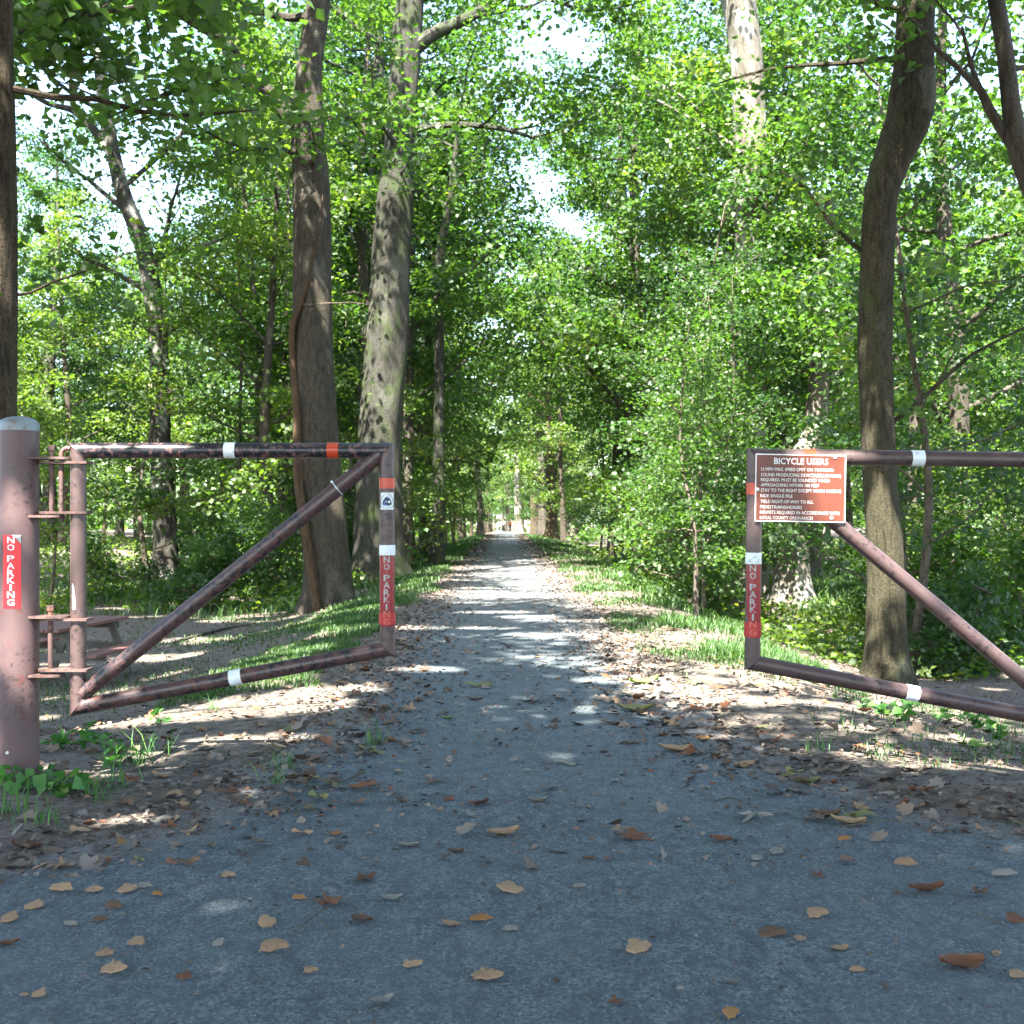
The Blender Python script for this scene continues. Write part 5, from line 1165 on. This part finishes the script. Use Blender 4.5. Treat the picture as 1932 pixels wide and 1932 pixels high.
# the rest of the litter: leaf scraps past counting
n = 46000; y = 4.8 * (95 / 4.8) ** lr_.random(n); side = np.where(lr_.random(n) < .5, -1.0, 1.0); e = np.where(side < 0, edge_l(y), edge_r(y))
x = np.where(lr_.random(n) < .3, e - side * np.abs(lr_.normal(0, .42, n)), e + side * lr_.random(n) ** 1.3 * (1.0 + .36 * y))
k = lr_.random(n) < np.where((y < 6), .7, 1.0)
x, y = x[k], y[k]; m_ = 1800; x = np.concatenate((x, lr_.uniform(-1.4, 1.5, m_))); y = np.concatenate((y, 5.2 * (24 / 5.2) ** lr_.random(m_)))
c = np.stack((x, y, ground(x, y) + .018), -1)
litter_m = dry_mat('leaf_scraps', (.27, .17, .10), (.27, .17, .10))
nt = litter_m.node_tree; at = nt.nodes.new('ShaderNodeAttribute'); at.attribute_name = 'tint'
col_ = ramp(nt, at.outputs['Fac'], [(0, (.045, .034, .027)), (.3, (.10, .075, .056)), (.55, (.19, .145, .108)), (.74, (.17, .155, .135)), (.93, (.16, .065, .032)), (1, (.30, .25, .18))])
nt.links.new(col_, nt.nodes['Principled BSDF'].inputs['Base Color'])
bare = ((x < -1.2) & (y > 7.3) & (y < 11.5) & (lr_.random(len(x)) < .5)) | ((x > 1.2) & (y > 7.8) & (y < 11.5) & (lr_.random(len(x)) < .4))
bare |= (y < 7.5) & (lr_.random(len(x)) < .35); c = c[~bare]; big = lr_.random(len(c)) < np.where(c[:, 1] < 14, .10, .0)
sz_ = lr_.uniform(.012, .046, len(c)) * (1 + .03 * c[:, 1])
tag(obj('leaf_litter', leaf_mesh('leaf_litter', c[~big], sz_[~big], litter_m, lr_, up=2.4)), kind='stuff')
tag(obj('leaf_litter', leaf_mesh('leaf_litter', c[big], lr_.uniform(.05, .12, big.sum()), litter_m, lr_, up=2.0, lobed=True)), kind='stuff')
# small stone chips and crumbs on the bare asphalt
n = 2600; x = lr_.uniform(-3.6, 3.6, n); y = lr_.uniform(3.3, 7.6, n); c = np.stack((x, y, ground(x, y) + .014), -1)
tag(obj('crumbs', leaf_mesh('crumbs', c, lr_.uniform(.004, .02, n) * (1 + .8 * (lr_.random(n) < .08)), litter_m, lr_, up=2.0)), kind='stuff')

def twig(pxs, r0, label, mat_=M_TWIG):
    pts = np.array([on_ground(*p) for p in pxs]); t0 = pts[0].copy(); q = pts - t0; q[:, 2] += .012 + lr_.uniform(0, .01, len(q))
    qq, rr = spline(q, np.linspace(r0, r0 * .4, len(q)), .04); o = MB().tube(qq, rr, 7).build('twig', mat_, None, True, tuple(t0)); tag(o, label, 'twig')
for pxs, r0, lab in (([(555, 1775), (575, 1755), (600, 1740), (640, 1715)], .004, 'thin dark forked twig on the asphalt'), ([(600, 1742), (615, 1765), (640, 1778)], .003, 'short twig crossing the thin dark twig'), ([(690, 1462), (640, 1480), (560, 1500)], .006, 'straight brown twig among leaves toward the lawn side'), ([(330, 1520), (370, 1510)], .010, 'stubby grey stick on the litter below the gate'), ([(1500, 1460), (1560, 1440), (1650, 1432), (1780, 1445), (1850, 1452)], .005, 'long pale curved twig on the litter below the sign gate'), ([(1430, 1535), (1380, 1515), (1340, 1520)], .004, 'thin twig beside the crumpled grey leaf'), ([(1120, 1300), (1180, 1312), (1240, 1308)], .005, 'thin twig crossing the path past the gate'), ([(1590, 1572), (1680, 1560), (1760, 1572)], .005, 'thin twig by the flat olive leaf'), ([(1840, 1735), (1870, 1745), (1900, 1762)], .003, 'fine pale twig on the asphalt at the sign side'), ([(840, 1190), (910, 1182), (980, 1188)], .006, 'twig lying across the sunny path')):
    twig(pxs, r0, lab)
for k in range(22):
    y0 = 5.4 + 7 * lr_.random(); sd = -1 if k % 2 else 1; x0 = (edge_l(y0) if sd < 0 else edge_r(y0)) + lr_.normal(0, .45) - sd * .15
    a0 = lr_.uniform(-.5, .5); L0 = lr_.uniform(.1, .32); pts = []
    for t in (0, .35, .7, 1):
        xx = x0 + math.cos(a0) * L0 * t + lr_.normal(0, .008); yy = y0 + math.sin(a0) * L0 * t + lr_.normal(0, .012); pts.append((xx, yy, float(ground(xx, yy)) + .018))
    t0 = np.array(pts[0]); qq, rr = spline(np.array(pts) - t0, np.linspace(.004, .002, 4), .05)
    tag(MB().tube(qq, rr, 6).build('twig', M_TWIG, None, True, tuple(t0)), f"short broken twig in the litter {'toward the lawn' if sd < 0 else 'toward the sign'}", 'twig', 'broken twigs in the litter')
# fallen branches
def log(pxs, r0, label, lift=.05):
    pts = np.array([on_ground(*p) for p in pxs]); t0 = pts[0].copy(); q = pts - t0; q[:, 2] += lift
    qq, rr = spline(q, np.linspace(r0, r0 * .5, len(q)), .15); o = MB().tube(qq, rr, 10, fn=rough_trunk(3, 0, 0, -9, 1., .05)).build('fallen_branch', M_BARK, None, True, tuple(t0)); tag(o, label, 'branch')
log([(1735, 1310), (1770, 1322), (1820, 1332), (1900, 1345)], .032, 'dead crooked branch on the ground behind the sign gate')
log([(1540, 1180), (1620, 1168), (1700, 1175)], .06, 'dark fallen branch in the dip behind the crooked tree')
log([(330, 1215), (420, 1190), (470, 1182)], .03, 'pale fallen branch on the sunny lawn', .03)

# ------------------------------------------------------------------ two walkers far down the path
def skin(name, chain, edges, rads, m, parent):
    me = bpy.data.meshes.new(name); me.from_pydata(chain, edges, []); o = obj(name, me)
    md = o.modifiers.new('skin', 'SKIN'); 
    for v, r0 in zip(me.skin_vertices[0].data, rads): v.radius = (r0, r0)
    me.skin_vertices[0].data[0].use_root = True
    sb = o.modifiers.new('sub', 'SUBSURF'); sb.levels = 1; sb.render_levels = 1
    dg = bpy.context.evaluated_depsgraph_get(); out = bpy.data.meshes.new_from_object(o.evaluated_get(dg)); bpy.data.objects.remove(o)
    out.materials.clear(); out.materials.append(m); out.polygons.foreach_set('use_smooth', np.ones(len(out.polygons), bool)); out.name = name
    return obj(name, out, parent)
M_SKIN = flat('skin_tone', (.42, .24, .17), .55); M_DARKCLOTH = flat('dark_trousers', (.02, .022, .03), .8); M_PALECLOTH = flat('pale_shirt', (.70, .72, .74), .8); M_ORANGECLOTH = flat('orange_jacket', (.75, .20, .05), .8); M_HAIR = flat('dark_hair', (.03, .02, .015), .7)
def person(px, depth, cloth, label, sw):
    b = P(px, 0, depth); b[2] = float(ground(b[0], b[1])) + .02; t = thing('person', label, 'person', tuple(b), R(8 * sw))
    J = [(0, 0, .95), (0, 0, 1.15), (0, .01, 1.38), (0, 0, 1.5), (0, 0, 1.56), (0, -.01, 1.66), (0, 0, 1.74), (-.17, 0, 1.40), (-.24, .02, 1.14), (-.22, -.08 * sw, .90), (.17, 0, 1.40), (.24, -.02, 1.14), (.22, .08 * sw, .90), (-.09, 0, .90), (-.10, -.08 * sw, .50), (-.10, -.06 * sw, .08), (-.10, -.16 * sw - .04, .03), (.09, 0, .90), (.10, .10 * sw, .50), (.10, .22 * sw, .10), (.10, .12 * sw, .04)]
    E = [(0, 1), (1, 2), (2, 3), (3, 4), (4, 5), (5, 6), (2, 7), (7, 8), (8, 9), (2, 10), (10, 11), (11, 12), (0, 13), (13, 14), (14, 15), (15, 16), (0, 17), (17, 18), (18, 19), (19, 20)]
    RR = [.13, .12, .13, .055, .06, .095, .06, .06, .045, .035, .06, .045, .035, .085, .06, .045, .04, .085, .06, .045, .04]
    skin('body', J, E, RR, M_SKIN, t)
    ji = [0, 1, 2, 7, 8, 10, 11]; skin('shirt', [J[i] for i in ji], [(0, 1), (1, 2), (2, 3), (3, 4), (2, 5), (5, 6)], [.15, .145, .15, .08, .062, .08, .062], cloth, t)
    ji = [0, 13, 14, 15, 17, 18, 19]; skin('trousers', [J[i] for i in ji], [(0, 1), (1, 2), (2, 3), (0, 4), (4, 5), (5, 6)], [.142, .1, .078, .064, .1, .078, .064], M_DARKCLOTH, t)
    skin('hair', [(0, .02, 1.70), (0, .015, 1.76)], [(0, 1)], [.098, .07], M_HAIR, t)
person(950, 170, M_PALECLOTH, 'person in a pale top and dark trousers walking at the far end of the path', 1)
person(963, 176, M_ORANGECLOTH, 'person in an orange top and dark trousers at the far end of the path', -1)

# ------------------------------------------------------------------ tell look-alikes apart by their order
ORD = ('first', 'second', 'third', 'fourth', 'fifth', 'sixth', 'seventh', 'eighth', 'ninth', 'tenth', 'eleventh', 'twelfth', 'thirteenth', 'fourteenth', 'fifteenth', 'sixteenth', 'seventeenth', 'eighteenth')
by = {}
for o in S.objects:
    if o.parent is None and o.get('label'): by.setdefault(o['label'], []).append(o)
for lab, os_ in by.items():
    if len(os_) < 2: continue
    plant_ = os_[0].get('category') in ('tree', 'sapling', 'shrub')
    os_.sort(key=(lambda o: abs(o.location.x - float(xc(o.location.y)))) if plant_ else (lambda o: o.location.x / o.location.y))
    for i, o in enumerate(os_[:18]): o['label'] = f"{lab}, {ORD[i]} from {'path' if plant_ else 'left'}"
